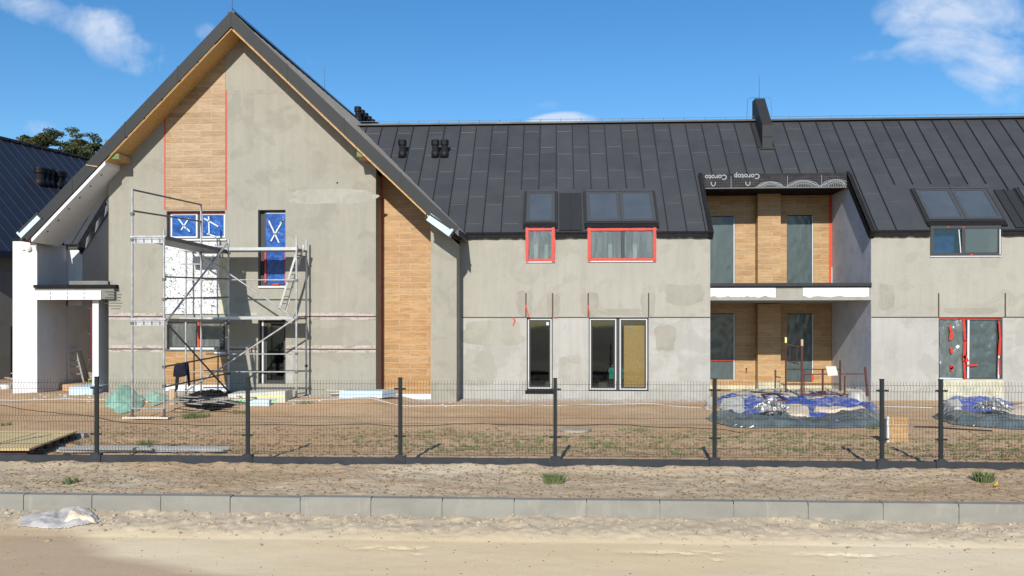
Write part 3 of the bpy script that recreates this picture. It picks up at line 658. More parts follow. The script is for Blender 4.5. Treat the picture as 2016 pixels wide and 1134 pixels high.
# W1 band window with blue film
xm = P(388, 440, YG).x
o, secs = window(gh, w1, YG, .05, [xm], sash='white_pvc', pane='film_blue', rec=.15)
for i, (a, b) in enumerate(secs):
    film(o, a+.05, b-.05, w1[2]+.09, w1[3]-.10, YG+.172, 'film_blue', seed=i)
mb = MB(); y = YG+.14
X = lambda px, py: (P(px, py, YG+.15).x, P(px, py, YG+.15).z)
for (a, b) in (((350, 428), (366, 450)), ((372, 430), (357, 453)), ((402, 430), (430, 446)), ((411, 426), (412, 462)), ((368, 450), (374, 456)), ((408, 460), (425, 466))): strip_xz(mb, X(*a), X(*b), .042, y)
mb.build('tape', 'tape_white', o)
mb = MB(); mb.box(w1[0], w1[1], YG+.13, YG+.148, w1[3]-.05, w1[3]-.012); mb.build('red_tape', 'tape_dark_red', o)
mb = MB(); mb.box(w1[0]-.03, w1[1]+.06, YG-.06, YG+.14, w1[2]-.05, w1[2]+.0); mb.build('sill', 'white_pvc', o)
# W2 tall window with blue film
o, secs = window(gh, (w2[0]+.14, w2[1], w2[2], w2[3]), YG, .05, [], sash='white_pvc', pane='film_blue', rec=.15)
zz = P(530, 486, YG).z
film(o, w2[0]+.20, w2[1]-.02, w2[2]+.06, w2[3]-.10, YG+.150, 'film_blue', seed=4, nz=40)
mb = MB()
for (a, b) in (((530, 435), (550, 478)), ((558, 433), (534, 475)), ((552, 440), (558, 434))): strip_xz(mb, X(*a), X(*b), .042, YG+.115)
mb.build('tape', 'tape_white', o)
mb = MB(); mb.box(w2[1]-.06, w2[1]-.012, YG+.10, YG+.12, w2[2]+.1, zz); mb.box(w2[0]+.17, w2[0]+.225, YG+.10, YG+.12, w2[2]+.1, zz); mb.box(w2[0]+.42, w2[0]+.62, YG+.10, YG+.12, w2[2]+.03, w2[2]+.08); mb.build('red_tape', 'tape_red', o)
mb = MB(); mb.box(w2[0]+.02, w2[1]+.02, YG-.05, YG+.14, w2[2]-.06, w2[2]); mb.build('sill', 'white_pvc', o)
bx('frame_side', 'frame_anthracite', gh, w2[0]+.0, w2[0]+.14, YG+.2, YG+.22, w2[2], w2[3])
# W3
xm = P(389, 660, YG).x
o, secs = window(gh, w3, YG, .06, [xm], sash='frame_anthracite', rec=.15)
film(o, w3[0]+.12, w3[1]-.1, w3[2]+.1, w3[3]-.12, YG+.145, 'clear_film', seed=9)
mb = MB(); mb.box(xm-.06, xm-.01, YG+.12, YG+.135, w3[2]+.02, w3[3]-.06); mb.box(xm+.02, xm+.06, YG+.12, YG+.135, w3[2]+.1, w3[3]-.06); mb.build('red_tape', 'tape_orange', o)
mb = MB(); mb.box(w3[0]+.1, w3[1]-.35, YG+.0, YG+.14, w3[2]+.0, w3[2]+.06); mb.build('sill', 'white_pvc', o)
mb = MB(); mb.box(w3[0]-.03, w3[1]+.05, YG-.05, YG+.15, w3[2]-.04, w3[2]-.003); mb.build('sill_plate', 'galvanised_dark', o)
# W4
o, secs = window(gh, (w4[0]+.12, w4[1], w4[2], w4[3]), YG, .05, [], sash='frame_anthracite', rec=.16)
bx('white_edge', 'white_pvc', o, w4[0]+.07, w4[0]+.12, YG+.15, YG+.2, w4[2], w4[3])
mb = MB(); mb.box(w4[1]+.02, w4[1]+.24, YG-.003, YG-.0005, w4[2]+.02, w4[2]+1.15); mb.build('repair_patch', 'plaster_low', gh)
# ridge wire and rods
mb = MB(); mb.tube((RX, YB, RZ+.16), (RX+ks(YE), YE, RZ+.16), .007, 5)
yy = YB+.2
while yy < YE: mb.tube((RX+ks(yy), yy, RZ+.04), (RX+ks(yy), yy, RZ+.17), .009, 5); yy += 1.0
mb.build('lightning_wire', 'galvanised_dark', gh)
for (yy, h) in ((YB+.1, 1.0), (34.6, 1.1)):
    mb = MB(); mb.tube((RX+ks(yy), yy, RZ+.05), (RX+ks(yy), yy, RZ+h), .010, 6, .005); mb.build('lightning_rod', 'galvanised_dark', gh)
def vent(parent, x, y, zb_, h, r, tilt=0):
    mb = MB(); mb.path([(x, y, zb_), (x, y, zb_+h*.35), (x, y, zb_+h*.36), (x, y, zb_+h)], [r*1.25, r*1.2, r, r], 14)
    o = mb.build('vent_pipe', 'pvc_black', parent, True); mb = MB()
    mb.path([(x, y, zb_+h*.68), (x, y, zb_+h*.7), (x, y, zb_+h*1.0), (x, y, zb_+h*1.03)], [r*1.05, r*1.22, r*1.22, r*.7], 14)
    for k in range(4): mb.tube((x, y, zb_+h*(.72+.07*k)), (x, y, zb_+h*(.74+.07*k)), r*1.32, 14)
    mb.build('vent_cap', 'pvc_black', o); return o
for k in range(6):
    yy = 38.3+k*.6; xx = RX+.32; vent(gh, xx+ks(yy), yy, rooftop(xx)-.05, .72, .125)

# ================================================================== ROW HOUSE
rh = thing('terraced_house', 'long grey plastered terrace with dark seamed roof, roof windows and a tiled balcony recess', 'house', (5.0, YM, 0))
YR0 = YM-.07; ZR0 = P(1150, 457, YR0).z       # eave line of the metal
def zr(y): return ZR0+(y-YR0)*1.0
# solve ridge
d = ray(1100, 243); YRG = (CAMZ-ZR0+YR0)/(1-d.z/d.y) if False else None
k = ray(1095, 244); k = k.z/k.y; YRG = (CAMZ-ZR0+YR0)/(1-k)
YRG = (ZR0-YR0-CAMZ)/(k-1); ZRG = zr(YRG)
XB0 = P(1398, 600, YM).x; XB1 = P(1715.5, 600, YM).x; XE = 26.0; XW = XP1-.02
YF = None; k = ray(1520, 342); k = k.z/k.y; YF = (ZR0-YR0-CAMZ)/(k-1); ZF = zr(YF)
YBK = 31.25
Wt = P(1150, 461, YM).z
d1 = rect(1037, 1088, 627, 768, YM); d2 = rect(1159, 1277, 627, 770, YM)
u1 = rect(1035, 1092, 449, 515, YM); u2 = rect(1157, 1291, 449, 514, YM)
u3 = rect(1831, 1970, 444, 504, YM); d3 = rect(1848, 1974, 627, 746, YM)
u4 = rect(2035, 2175, 440, 504, YM)
topz = Wt
cut = lambda r: (r[0], r[1], r[2], topz)
zj = P(1000, 625, YM).z
def lowhi(mbl, mbh, xa, xb, lows, highs):
    wall(mbl, xa, xb, -.1, zj, YM, lows, .22); wall(mbh, xa, xb, zj, topz, YM, highs, .22)
ml, mh = MB(), MB()
lowhi(ml, mh, XW, XB0, [(a, b, c, zj) for a, b, c, _ in (d1, d2)], [cut(u1), cut(u2)])
ml.build('lower_wall', 'plaster_low', rh); mh.build('upper_wall', 'plaster_row', rh); ml, mh = MB(), MB()
lowhi(ml, mh, XB1, XE, [(d3[0], d3[1], d3[2], zj)], [cut(u3), cut(u4)])
ml.build('lower_wall', 'plaster_low', rh); mh.build('upper_wall', 'plaster_row', rh)
# balcony recess side walls (top follows the roof) and tiled back wall
for (xa, xb) in ((XB0-.22, XB0), (XB1, XB1+.22)):
    mb = MB(); mb.xprism([(YM+.22, -.1), (YBK+.2, -.1), (YBK+.2, ZF-.25), (YF+.25, ZF-.25), (YF, zr(YF)-.22), (YM+.22, zr(YM+.22)-.22)], xa, xb); mb.build('recess_wall', 'lavender_coat', rh)
for (xa, xb) in ((XB0, XB0+.004), (XB1-.004, XB1)):
    mb = MB(); mb.xprism([(YM+.005, .0), (YM+.218, .0), (YM+.218, topz-.02), (YM+.005, topz-.02)], xa, xb); mb.build('recess_reveal', 'lavender_coat', rh)
dl1 = rect(1397, 1447, 617, 747, YBK); dl2 = rect(1549, 1602, 617, 752, YBK)
du1 = rect(1397, 1447, 425, 558, YBK); du2 = rect(1549, 1602, 423, 558, YBK)
zc = P(1500, 371, YF).z
mb = MB(); wall(mb, XB0, XB1, .15, ZF-.2, YBK, [(max(dl1[0], XB0+.01), *dl1[1:]), dl2, (max(du1[0], XB0+.01), *du1[1:]), du2], .2); mb.build('tiled_back_wall', 'tile_wood', rh)
pr = P(1492, 650, YBK-.42).x, P(1537, 650, YBK-.42).x
mb = MB(); mb.box(pr[0], pr[1], YBK-.42, YBK-.002, .34, 3.1); mb.box(pr[0], pr[1], YBK-.42, YBK-.002, 3.72, zc+.1); mb.build('tiled_pier', 'tile_wood', rh)
mb = MB(); mb.box(pr[0]-.0, pr[1]+.0, YBK-.43, YBK-.002, .05, .335); mb.box(XB0+.01, pr[0]-.01, YBK-.03, YBK-.003, .05, .21); mb.box(pr[1]+.01, XB1-.01, YBK-.03, YBK-.003, .05, .21); mb.build('plinth', 'eps_yellow', rh)
# balcony slab
sz0 = P(1550, 591, YM).z; sz1 = P(1550, 566, YM).z; szt = P(1550, 556, YM).z
mb = MB(); mb.box(XB0, XB1-.003, YM+.02, YBK, sz0, sz1); mb.build('balcony_slab', 'plaster', rh)
mb = MB(); mb.box(XB0+.003, XB1-.006, YM-.03, YBK-.44, sz1+.003, szt-.04); mb.build('balcony_flashing', 'black_foil', rh)
mb = MB(); mb.box(XB0+.003, XB1-.006, YM-.045, YM+.03, szt-.045, szt-.02); mb.box(XB0+.003, XB1-.006, YM-.05, YM-.032, szt-.12, szt-.03); mb.build('drip_edge', 'metal_dark', rh)
def ragged(xa, xb, z0, z1, y, seed):
    rr = random.Random(seed); n = 26; lo = [(xa+(xb-xa)*i/n, z0+rr.uniform(0, .035)+.015*math.sin(i*.9+seed)) for i in range(n+1)]
    m_ = MB(); m_.prism(lo+[(xb, z1), (xa, z1)], y, y+.012); return m_
for (a, b, sd_) in ((1399, 1527, 1), (1581, 1711, 2)):
    xa, xb = P(a, 577, YM).x, P(b, 577, YM).x
    ragged(xa, xb, sz0+.09, sz1-.005, YM+.006, sd_).build('slab_insulation', 'eps_white', rh)
    mb = MB()
    for k in (.33, .66): mb.box(xa+(xb-xa)*k-.004, xa+(xb-xa)*k+.004, YM+.003, YM+.0055, sz0+.12, sz1-.01); 
    mb.build('foam_joint', 'galvanised_dark', rh)
# fascia over the balcony with membrane
fx0 = XB0+.0; fx1 = XB1-.0
bx('ceiling', 'black_foil', rh, fx0, fx1, YF+.06, YBK, zc+.02, zc+.16)
mem = bx('roof_membrane', 'membrane', rh, fx0, fx1, YF-.06, YF-.023, zc-.02, ZF+.0)
fz = lambda py: P(1520, py, YF-.03).z; fxp = lambda px: P(px, 355, YF-.03).x; FY = YF-.062
def text_mesh(body, size, parent, mat, M4, name='lettering'):
    cu = bpy.data.curves.new(name, 'FONT'); cu.body = body; cu.size = size; cu.offset = size*.02; cu.resolution_u = 3
    t = bpy.data.objects.new('tmp', cu); COL.objects.link(t); bpy.context.view_layer.update()
    me = bpy.data.meshes.new_from_object(t.evaluated_get(bpy.context.evaluated_depsgraph_get())); bpy.data.objects.remove(t)
    off = Matrix.Translation(-Vector(parent['_w'])); me.transform(off @ M4); me.materials.clear(); me.materials.append(MATS[mat])
    o = bpy.data.objects.new(name, me); COL.objects.link(o); o.parent = parent; o['_w'] = parent['_w']; return o
def ttext(body, size, x, z, y, parent, mat, flip=False, sx=1.0, rot=0):
    M4 = Matrix.Translation((x, y, z)) @ Matrix.Rotation(R(90), 4, 'X') @ Matrix.Rotation(R(180 if flip else rot), 4, 'Z') @ Matrix.Diagonal((sx, 1, 1, 1))
    return text_mesh(body, size, parent, mat, M4)
ttext('Coroto', .24, fxp(1431), fz(343.5), FY, mem, 'print_grey', True, 1.0)
ttext('Corotop', .24, fxp(1495.5), fz(342.5), FY, mem, 'print_grey', True, 1.0)
mb = MB()
for (px) in (1404, 1472):       # small shield marks
    cx, cz = fxp(px), fz(361); pts = [(-.07, .06), (-.065, -.03), (0, -.085), (.065, -.03), (.07, .06)]
    for a, b in zip(pts[:-1], pts[1:]): strip_xz(mb, (cx+a[0], cz+a[1]), (cx+b[0], cz+b[1]), .03, FY, .002)
for px in (1439, 1550, 1617): strip_xz(mb, (fxp(px), fz(346)), (fxp(px), fz(370)), .012, FY, .0015)
for i in range(64):
    for py in (349.5, 354, 359, 364):
        xx = fxp(1390+i*4.3)
        if xx < fx1-.05 and (py > 353 or i > 29): mb.box(xx-.006, xx+.006, FY-.001, FY, fz(py)-.006, fz(py)+.006)
mb.box(fxp(1388), fx1-.02, FY-.002, FY, fz(370.2), fz(369.4))
for (pc, wpx, hpx) in ((1516, 24, 11), (1581, 30, 13), (1645, 28, 14)):      # fan shaped print
    c = (fxp(pc-wpx*.9), fz(356+hpx*.9)); pk = (fxp(pc), fz(367-hpx))
    for k in range(15):
        t = -1+2*k/14; e = (fxp(min(pc+wpx*t*1.25, 1666)), fz(369)); s_ = (fxp(min(pc+wpx*t*.55, 1664)), fz(369-hpx*math.sqrt(max(0, 1-(t*.75)**2))))
        strip_xz(mb, s_, e, .011, FY, .0015)
    for q in (.55, .8, 1.0):
        pr_ = None
        for k in range(15):
            t = -1+2*k/14; e = (min(fxp(pc+wpx*t*q*1.05), fx1-.01), fz(369-hpx*q*math.sqrt(max(0, 1-t*t))))
            if pr_: strip_xz(mb, pr_, e, .016 if q == 1 else .010, FY-.0016, .0015)
            pr_ = e
mb.build('printed_marks', 'print_grey', mem)
# roof: three slabs, seams and cross joints
mb = MB(); RT = .16
def rslab(xa, xb, ya, yb):
    mb.hexa([(xa, ya, zr(ya)-RT), (xb, ya, zr(ya)-RT), (xb, yb, zr(yb)-RT), (xa, yb, zr(yb)-RT), (xa, ya, zr(ya)), (xb, ya, zr(ya)), (xb, yb, zr(yb)), (xa, yb, zr(yb))])
XWr = RX+.5
for (a_, b_, y_) in ((XWr, u1[0]-.01, YR0), (u1[0]-.01, u1[1]+.01, YM+.26), (u1[1]+.01, u2[0]-.01, YR0), (u2[0]-.01, u2[1]+.01, YM+.26), (u2[1]+.01, XB0+.03, YR0)): rslab(a_, b_, y_, YRG)
rslab(XB0+.03, XB1-.03, YF-.02, YRG)
for (a_, b_, y_) in ((XB1-.03, u3[0]-.01, YR0), (u3[0]-.01, u3[1]+.01, YM+.26), (u3[1]+.01, u4[0]-.01, YR0), (u4[0]-.01, u4[1]+.01, YM+.26), (u4[1]+.01, XE, YR0)): rslab(a_, b_, y_, YRG)
mb.hexa([(XWr, YRG, ZRG-RT), (XE, YRG, ZRG-RT), (XE, YRG+5, ZRG-5-RT), (XWr, YRG+5, ZRG-5-RT), (XWr, YRG, ZRG), (XE, YRG, ZRG), (XE, YRG+5, ZRG-5), (XWr, YRG+5, ZRG-5)])
wins = [(P(1028, 400, YM+.8).x, P(1300, 400, YM+.8).x, YM+1.55), (P(1783, 400, YM+.8).x, P(1981, 400, YM+.8).x, YM+1.6)]
sx0 = P(1095, 300, YM+2).x-.585*40; i = 0; rr = random.Random(5)
x = sx0
while x < XE-.1:
    if x > XWr+.05:
        y0 = YR0
        if XB0+.05 < x < XB1-.05: y0 = YF-.0
        for (a, b, yt) in wins:
            if a-.12 < x < b+.12: y0 = yt
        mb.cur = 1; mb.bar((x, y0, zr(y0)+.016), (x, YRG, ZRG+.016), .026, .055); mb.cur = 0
    # sheet joints: every second sheet offset
    base = (i % 2)*.72+.35
    for k in range(5):
        t = base+k*1.02*1.0
        yj = YRG-t
        ok = yj > YR0+.25 and not (XB0 < x+.3 < XB1 and yj < YF+.1)
        for (a, b, yt) in wins:
            if a-.3 < x+.3 < b+.3 and yj < yt+.15: ok = False
        if ok and x > XWr: 
            a_ = x+.05; b_ = x+.585-.05; mb.hexa([(a_, yj-.012, zr(yj-.012)-.001), (b_, yj-.012, zr(yj-.012)-.001), (b_, yj, zr(yj)-.001), (a_, yj, zr(yj)-.001), (a_, yj-.012, zr(yj-.012)+.010), (b_, yj-.012, zr(yj-.012)+.010), (b_, yj, zr(yj)+.006), (a_, yj, zr(yj)+.006)])
    x += .585; i += 1
mb.bar((XWr, YRG, ZRG+.03), (XE, YRG, ZRG+.03), .28, .06)
mb.build('roof', ['roof_metal', 'seam_shade'], rh)
# verge trims of the balcony cut, eave drips
mb = MB()
for xx, s_ in ((XB0+.03, -1), (XB1-.03, 1)):
    mb.bar((xx-s_*.0, YR0-.03, zr(YR0-.03)+.03), (xx, YF, ZF+.03), .10, .07); 
    mb.bar((xx+s_*.02, YR0-.04, zr(YR0)-.14), (xx+s_*.02, YF, ZF-.14), .14, .30); mb.build('roof_trim', 'black_foil', rh); mb = MB()
for (a, b) in ((XW+.05, u1[0]-.02), (u1[1]+.02, u2[0]-.02), (u2[1]+.02, XB0+.03), (XB1-.03, u3[0]-.02), (u3[1]+.02, u4[0]-.02)):
    mb = MB(); mb.box(a, b, YR0-.05, YR0+.02, ZR0-.045, ZR0+.012); mb.build('drip_edge', 'black_foil', rh)
rr = random.Random(11)
for (a, b) in ((XW+.05, u1[0]-.02), (u1[1]+.02, u2[0]-.02), (u2[1]+.02, XB0+.02), (XB1, u3[0]-.02), (u3[1]+.02, u4[0]-.02)):
    mb = MB(); n = max(3, int((b-a)/.12)); lo = [(a+(b-a)*i_/n, ZR0-.165-rr.uniform(0, .035)) for i_ in range(n+1)]
    mb.prism(lo+[(b, ZR0-.047), (a, ZR0-.047)], YR0-.022, YM-.002); mb.build('eave_foil', 'black_foil', rh)
mb = MB()
for (a, b) in ((XW+.3, XW+2.0), (u1[1]+.1, u1[1]+.6), (u2[1]+.2, XB0-.4), (XB1+.3, XB1+1.8)):
    n = 20; lo = [(a+(b-a)*i_/n, ZR0-.175-rr.uniform(0, .02)) for i_ in range(n+1)]; mb.prism(lo+[(b, ZR0-.155), (a, ZR0-.15)], YM-.012, YM-.001)
mb.build('eave_foam', 'eps_white', rh)
# closing walls and interior
mb = MB(); mb.box(XW, XE, 36.2, 36.4, -.1, 5.2); mb.box(XE-.2, XE, YM+.22, 36.2, -.1, 5.1); mb.build('rear_wall', 'plaster', rh)
mb = MB()
for (a, b) in ((XW+.0, XB0-.22), (XB1+.22, XE-.2)):
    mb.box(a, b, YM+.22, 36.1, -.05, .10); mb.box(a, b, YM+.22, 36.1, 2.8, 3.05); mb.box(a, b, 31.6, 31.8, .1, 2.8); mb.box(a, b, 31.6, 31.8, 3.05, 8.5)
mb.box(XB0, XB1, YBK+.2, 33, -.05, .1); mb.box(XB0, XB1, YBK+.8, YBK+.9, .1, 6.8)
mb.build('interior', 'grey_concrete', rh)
# joints in the facade
def strips(name, mat, lst, Y=YM, t=.006):
    for l in lst: m_ = MB(); m_.box(l[0], l[1], Y-t, Y-.0005, l[2], l[3]); m_.build(name, mat, rh)
strips('wall_joint', 'joint_red', [(XW+.07, d1[0]+.1, zj-.016, zj+.016), (d1[1]-.03, d2[0]+.0, zj-.016, zj+.016), (d2[1], XB0-.002, zj-.016, zj+.016), (XB1+.002, d3[0], zj-.016, zj+.016), (d3[1], XE, zj-.016, zj+.016)])
vj = []
for px in (1035.5, 1088, 1158, 1277, 1848, 1979):
    a = P(px, 577, YM); vj.append((a.x-.02, a.x+.02, zj+.012, a.z))
strips('wall_slot', 'joint_red', vj, t=.005)
mb = MB(); pz = lambda px, py: (P(px, py, YM).x, P(px, py, YM).z)
for a, b, w in (((1035, 600), (1041, 624), .035), ((1158, 602), (1161, 623), .035), ((1010, 625), (1014, 632), .04), ((1014, 632), (1010, 641), .035), ((1088, 625), (1097, 626), .03)): strip_xz(mb, pz(*a), pz(*b), w, YM-.012, .008)
mb.build('tape_end', 'tape_red', rh)
# plaster patches round the slots
def blob(px0, px1, py0, py1, Y, parent, mat, seed, n=40, t=.003):
    rr = random.Random(seed); r = rect(px0, px1, py0, py1, Y); cx, cz = (r[0]+r[1])/2, (r[2]+r[3])/2; hw, hh = (r[1]-r[0])/2, (r[3]-r[2])/2
    ph = [rr.uniform(0, 6.3) for _ in range(4)]; pts = []
    for k in range(n):
        a = 2*math.pi*k/n; c, s_ = math.cos(a), math.sin(a); e = (abs(c)**5+abs(s_)**5)**(-1/5)
        q = e*(1+.06*math.sin(3*a+ph[0])+.05*math.sin(5*a+ph[1])+.04*math.sin(9*a+ph[2])+.02*math.sin(17*a+ph[3]))
        pts.append((cx+c*hw*q, cz+s_*hh*q))
    m_ = MB(); m_.prism(pts, Y-t, Y-.0004); return m_.build('plaster_patch', mat, parent)
bands = [(1018, 1048, 572, 622), (1076, 1102, 578, 622), (1144, 1178, 576, 622), (1262, 1290, 574, 622), (1180, 1262, 608, 621)]
for i, b in enumerate(bands): blob(*b, YM, rh, 'plaster_damp' if i != 3 else 'plaster', 20+i)
blob(1290, 1330, 640, 690, YM, rh, 'plaster', 31); blob(910, 1028, 632, 680, YM, rh, 'plaster_row', 33, t=.0025)
blob(575, 738, 372, 402, YG, gh, 'plaster_pale', 41); blob(478, 500, 178, 300, YG, gh, 'plaster_damp', 43, t=.002); blob(450, 566, 176, 186, YG, gh, 'plaster_damp', 44, t=.0028); blob(1730, 1760, 560, 610, YM, rh, 'plaster_damp', 45); blob(1860, 1965, 606, 618, YM, rh, 'plaster_damp', 46)
blob(915, 975, 690, 760, YM, rh, 'plaster_pale', 47, t=.002); blob(1415, 1418, 640, 650, YM, rh, 'plaster_low', 48) if False else None
blob(1310, 1385, 560, 600, YM, rh, 'plaster', 49, t=.002); blob(1100, 1150, 700, 760, YM, rh, 'plaster_pale', 50, t=.002)

def door(parent, r, Y, mull=()):
    o, secs = window(parent, (r[0]+.01, r[1]-.01, r[2]+.02, zj-.012), Y, .022, mull, sash='white_pvc', sw=.035, rec=.08)
    x0, x1, z0 = r[0], r[1], r[2]
    for (a, b) in secs:
        mb = MB(); frame_ring(mb, a+.036, b-.036, z0+.08, zj-.072, .045, Y+.085, Y+.13); mb.build('inner_frame', 'frame_anthracite', o)
    mb = MB(); mb.box(x0, x1, Y+.06, Y+.2, z0-.06, z0+.018); mb.build('threshold', 'black_foil', o)
    return o, secs
o, secs = door(rh, d1, YM)
mb = MB(); a = P(1078, 636, YM+.1); mb.box(a.x-.04, a.x+.04, YM+.105, YM+.113, a.z-.07, a.z+.03); mb.build('sticker', 'tape_white', o)
o, secs = door(rh, d2, YM, [P(1217, 650, YM).x])
osb = rect(1228, 1271, 641, 762, YM+.22)
bx('indoor_board', 'osb_indoor', rh, osb[0], osb[1], YM+.22, YM+.235, osb[2], osb[3])
mb = MB(); a = P(1239, 645, YM+.2); mb.box(a.x-.06, a.x+.06, YM+.212, YM+.218, a.z-.05, a.z+.05); mb.build('sticker', 'tape_white', rh)
c = P(1210, 722, YM+.5)
tb = thing('toolbox', 'teal plastic toolbox on a dark crate behind the terrace door glass', 'toolbox', (c.x, YM+.6, .1))
mb = MB(); mb.box(c.x-.22, c.x+.42, YM+.36, YM+.75, .1, .62); mb.build('crate', 'pvc_black', tb)
mb = MB(); mb.box(c.x-.18, c.x+.26, YM+.38, YM+.7, .63, .98); mb.box(c.x-.20, c.x+.28, YM+.36, YM+.72, .84, .90); mb.build('box', 'teal_box', tb)
mb = MB(); mb.path([(c.x-.1, YM+.5, .98), (c.x-.1, YM+.5, 1.05), (c.x+.18, YM+.5, 1.05), (c.x+.18, YM+.5, .98)], .015, 6); mb.build('handle', 'teal_box', tb)
mb = MB(); mb.box(d1[0]-.05, d1[1]+.03, YM-.01, YM+.05, d1[2]-.12, d1[2]-.0); mb.build('threshold_foil', 'black_foil', rh)

# upper windows with red tape
def upper(r, Y, mull, tape=True, seed=0):
    x0, x1, z0, z1 = r
    o, secs = window(rh, (x0, x1, z0, z1), Y, .06, mull, rec=-.04, pane='glass')
    for i, (a, b) in enumerate(secs): film(o, a+.01, b-.01, z0+.07, z1-.07, Y-.02, 'clear_film', seed=seed+i, amp=.006)
    if tape:
        mb = MB(); rr = random.Random(seed)
        for ti, (a, b, w) in enumerate((((x0+.02, z0+.045), (x1-.02, z0+.045), .085), ((x0-.0, z1-.04), (x1+.0, z1-.04), .08), ((x0+.045, z0), (x0+.045, z1), .10), ((x1-.045, z0), (x1-.045, z1), .10))):
            n = max(3, int((Vector(a)-Vector(b)).length/.35)); A_, B_ = Vector(a), Vector(b)
            for k in range(n): strip_xz(mb, A_.lerp(B_, k/n-.01), A_.lerp(B_, (k+1)/n+.01), w*rr.uniform(.85, 1.1), Y-.042-.0015*k-.0123*ti, .006)
        mb.build('red_tape', 'tape_red', o)
        mb = MB(); mb.box(x0-.01, x1+.01, Y-.045, Y-.0, z0-.035, z0-.002); mb.build('sill', 'white_pvc', o)
    return o
upper(u1, YM, [], True, 3); upper(u2, YM, [P(1226, 480, YM).x], True, 6)
for r in (u1, u2):
    mb = MB(); q = (r[0]+r[1])/2; 
    for k in (.35, .72): xx = r[0]+(r[1]-r[0])*k; mb.box(xx-.07, xx+.05, YM+.5, YM+.56, r[2]-.4, r[3]-.02)
    mb.build('indoor_frame', 'white_pvc', rh)
xm = P(1896, 470, YM).x
o, secs = window(rh, u3, YM, .09, [xm], rec=-.04)
a, b = secs[0]; mb = MB(); mb.hexa([(b-.095, YM-.02, u3[3]-.12), (b-.07, YM-.02, u3[3]-.12), (b-.01, YM-.02, u3[2]+.09), (b-.035, YM-.02, u3[2]+.09), (b-.095, YM-.0, u3[3]-.12), (b-.07, YM-.0, u3[3]-.12), (b-.01, YM-.0, u3[2]+.09), (b-.035, YM-.0, u3[2]+.09)]); mb.build('open_sash', 'white_pvc', o)
film(o, secs[0][0]+.01, b-.13, u3[2]+.1, u3[3]-.1, YM+.2, 'film_blue', 'indoor_film', amp=.005)
film(o, secs[1][0]+.01, secs[1][1]-.01, u3[2]+.1, u3[3]-.1, YM-.02, 'film_grey', amp=.004)
mb = MB(); mb.box(secs[1][1]+.03, secs[1][1]+.06, YM-.06, YM-.045, u3[2]+.03, u3[3]-.12); mb.build('white_strip', 'white_pvc', o)
mb = MB()
for px in (1865, 1895): a = P(px, 445, YM); mb.box(a.x-.03, a.x+.03, YM-.06, YM-.042, u3[3]-.07, u3[3]-.03)
a = P(1911, 503, YM); mb.box(a.x-.05, a.x+.04, YM-.06, YM-.042, u3[2]+.01, u3[2]+.05); mb.build('red_tape', 'tape_red', o)
mb = MB(); mb.box(u3[0]-.01, u3[1]+.01, YM-.045, YM, u3[2]-.03, u3[2]-.002); mb.build('sill', 'white_pvc', o)
upper(u4, YM, [(u4[0]+u4[1])/2], False, 12)
# roof windows on the slope
def on_slope(x, s, h):      # s: distance up the slope measured from the eave, h: height above it
    k = math.sqrt(.5); return Vector((x, YR0+s*k-h*k, ZR0+s*k+h*k))
def sbox(mb, x0, x1, s0, s1, h0, h1):
    c = [on_slope(x, s, h) for h in (h0, h1) for (x, s) in ((x0, s0), (x1, s0), (x1, s1), (x0, s1))]; mb.hexa(c)
def roof_window(x0, x1, n, s0=.40, s1=2.0):
    mb = MB(); sbox(mb, x0-.10, x1+.10, s0-.10, s1+.10, .0, .03); sbox(mb, x0-.07, x1+.07, s0-.05, s1+.06, .03, .085)
    o = mb.build('roof_window', 'metal_dark', rh); wd = (x1-x0)/n
    for k in range(n):
        a, b = x0+k*wd+.0, x0+(k+1)*wd-.0; m2 = MB(); fw = .115
        for (q0, q1, q2, q3) in ((a, b, s0, s0+fw), (a, b, s1-fw, s1), (a, a+fw, s0+fw, s1-fw), (b-fw, b, s0+fw, s1-fw)): sbox(m2, q0+.006, q1-.006, q2, q3, .085, .125)
        sbox(m2, a+.01, b-.01, s1-.05, s1+.04, .125, .15); m2.build('sash', 'roof_window_frame', o)
        m3 = MB(); sbox(m3, a+fw-.005, b-fw+.005, s0+fw-.005, s1-fw+.005, .088, .105); m3.build('pane', 'glass_roof_opaque', o)
    mb = MB(); sbox(mb, x0-.08, x1+.08, s0-.25, s0-.06, .02, .07); mb.build('apron', 'black_foil', o)
m = Mt('glass_roof_opaque', (.05, .065, .08), .06, 0, .9); f = m.noise(1.5, 4, .6); m.col(m.mix(f, (.05, .062, .075), (.085, .10, .115)))
m.b.inputs['Coat Weight'].default_value = .6; m.b.inputs['Coat Roughness'].default_value = .05
roof_window(P(1033, 440, YM+.2).x+.04, P(1095, 440, YM+.2).x-.04, 1)
roof_window(P(1153, 440, YM+.2).x+.04, P(1294, 440, YM+.2).x-.04, 2)
roof_window(P(1826, 437, YM+.2).x+.02, P(1974, 437, YM+.2).x-.02, 2)
roof_window(P(2040, 437, YM+.2).x, P(2188, 437, YM+.2).x, 2)
for (a, b) in ((1101, 1146), (1992, 2030)):
    mb = MB(); xa, xb = P(a, 440, YM+.2).x, P(b, 440, YM+.2).x; sbox(mb, xa, xb, .06, 2.0, .0, .05); sbox(mb, (xa+xb)/2-.012, (xa+xb)/2+.012, .06, 2.0, .05, .085)
    mb.build('infill_panel', 'metal_dark', rh)

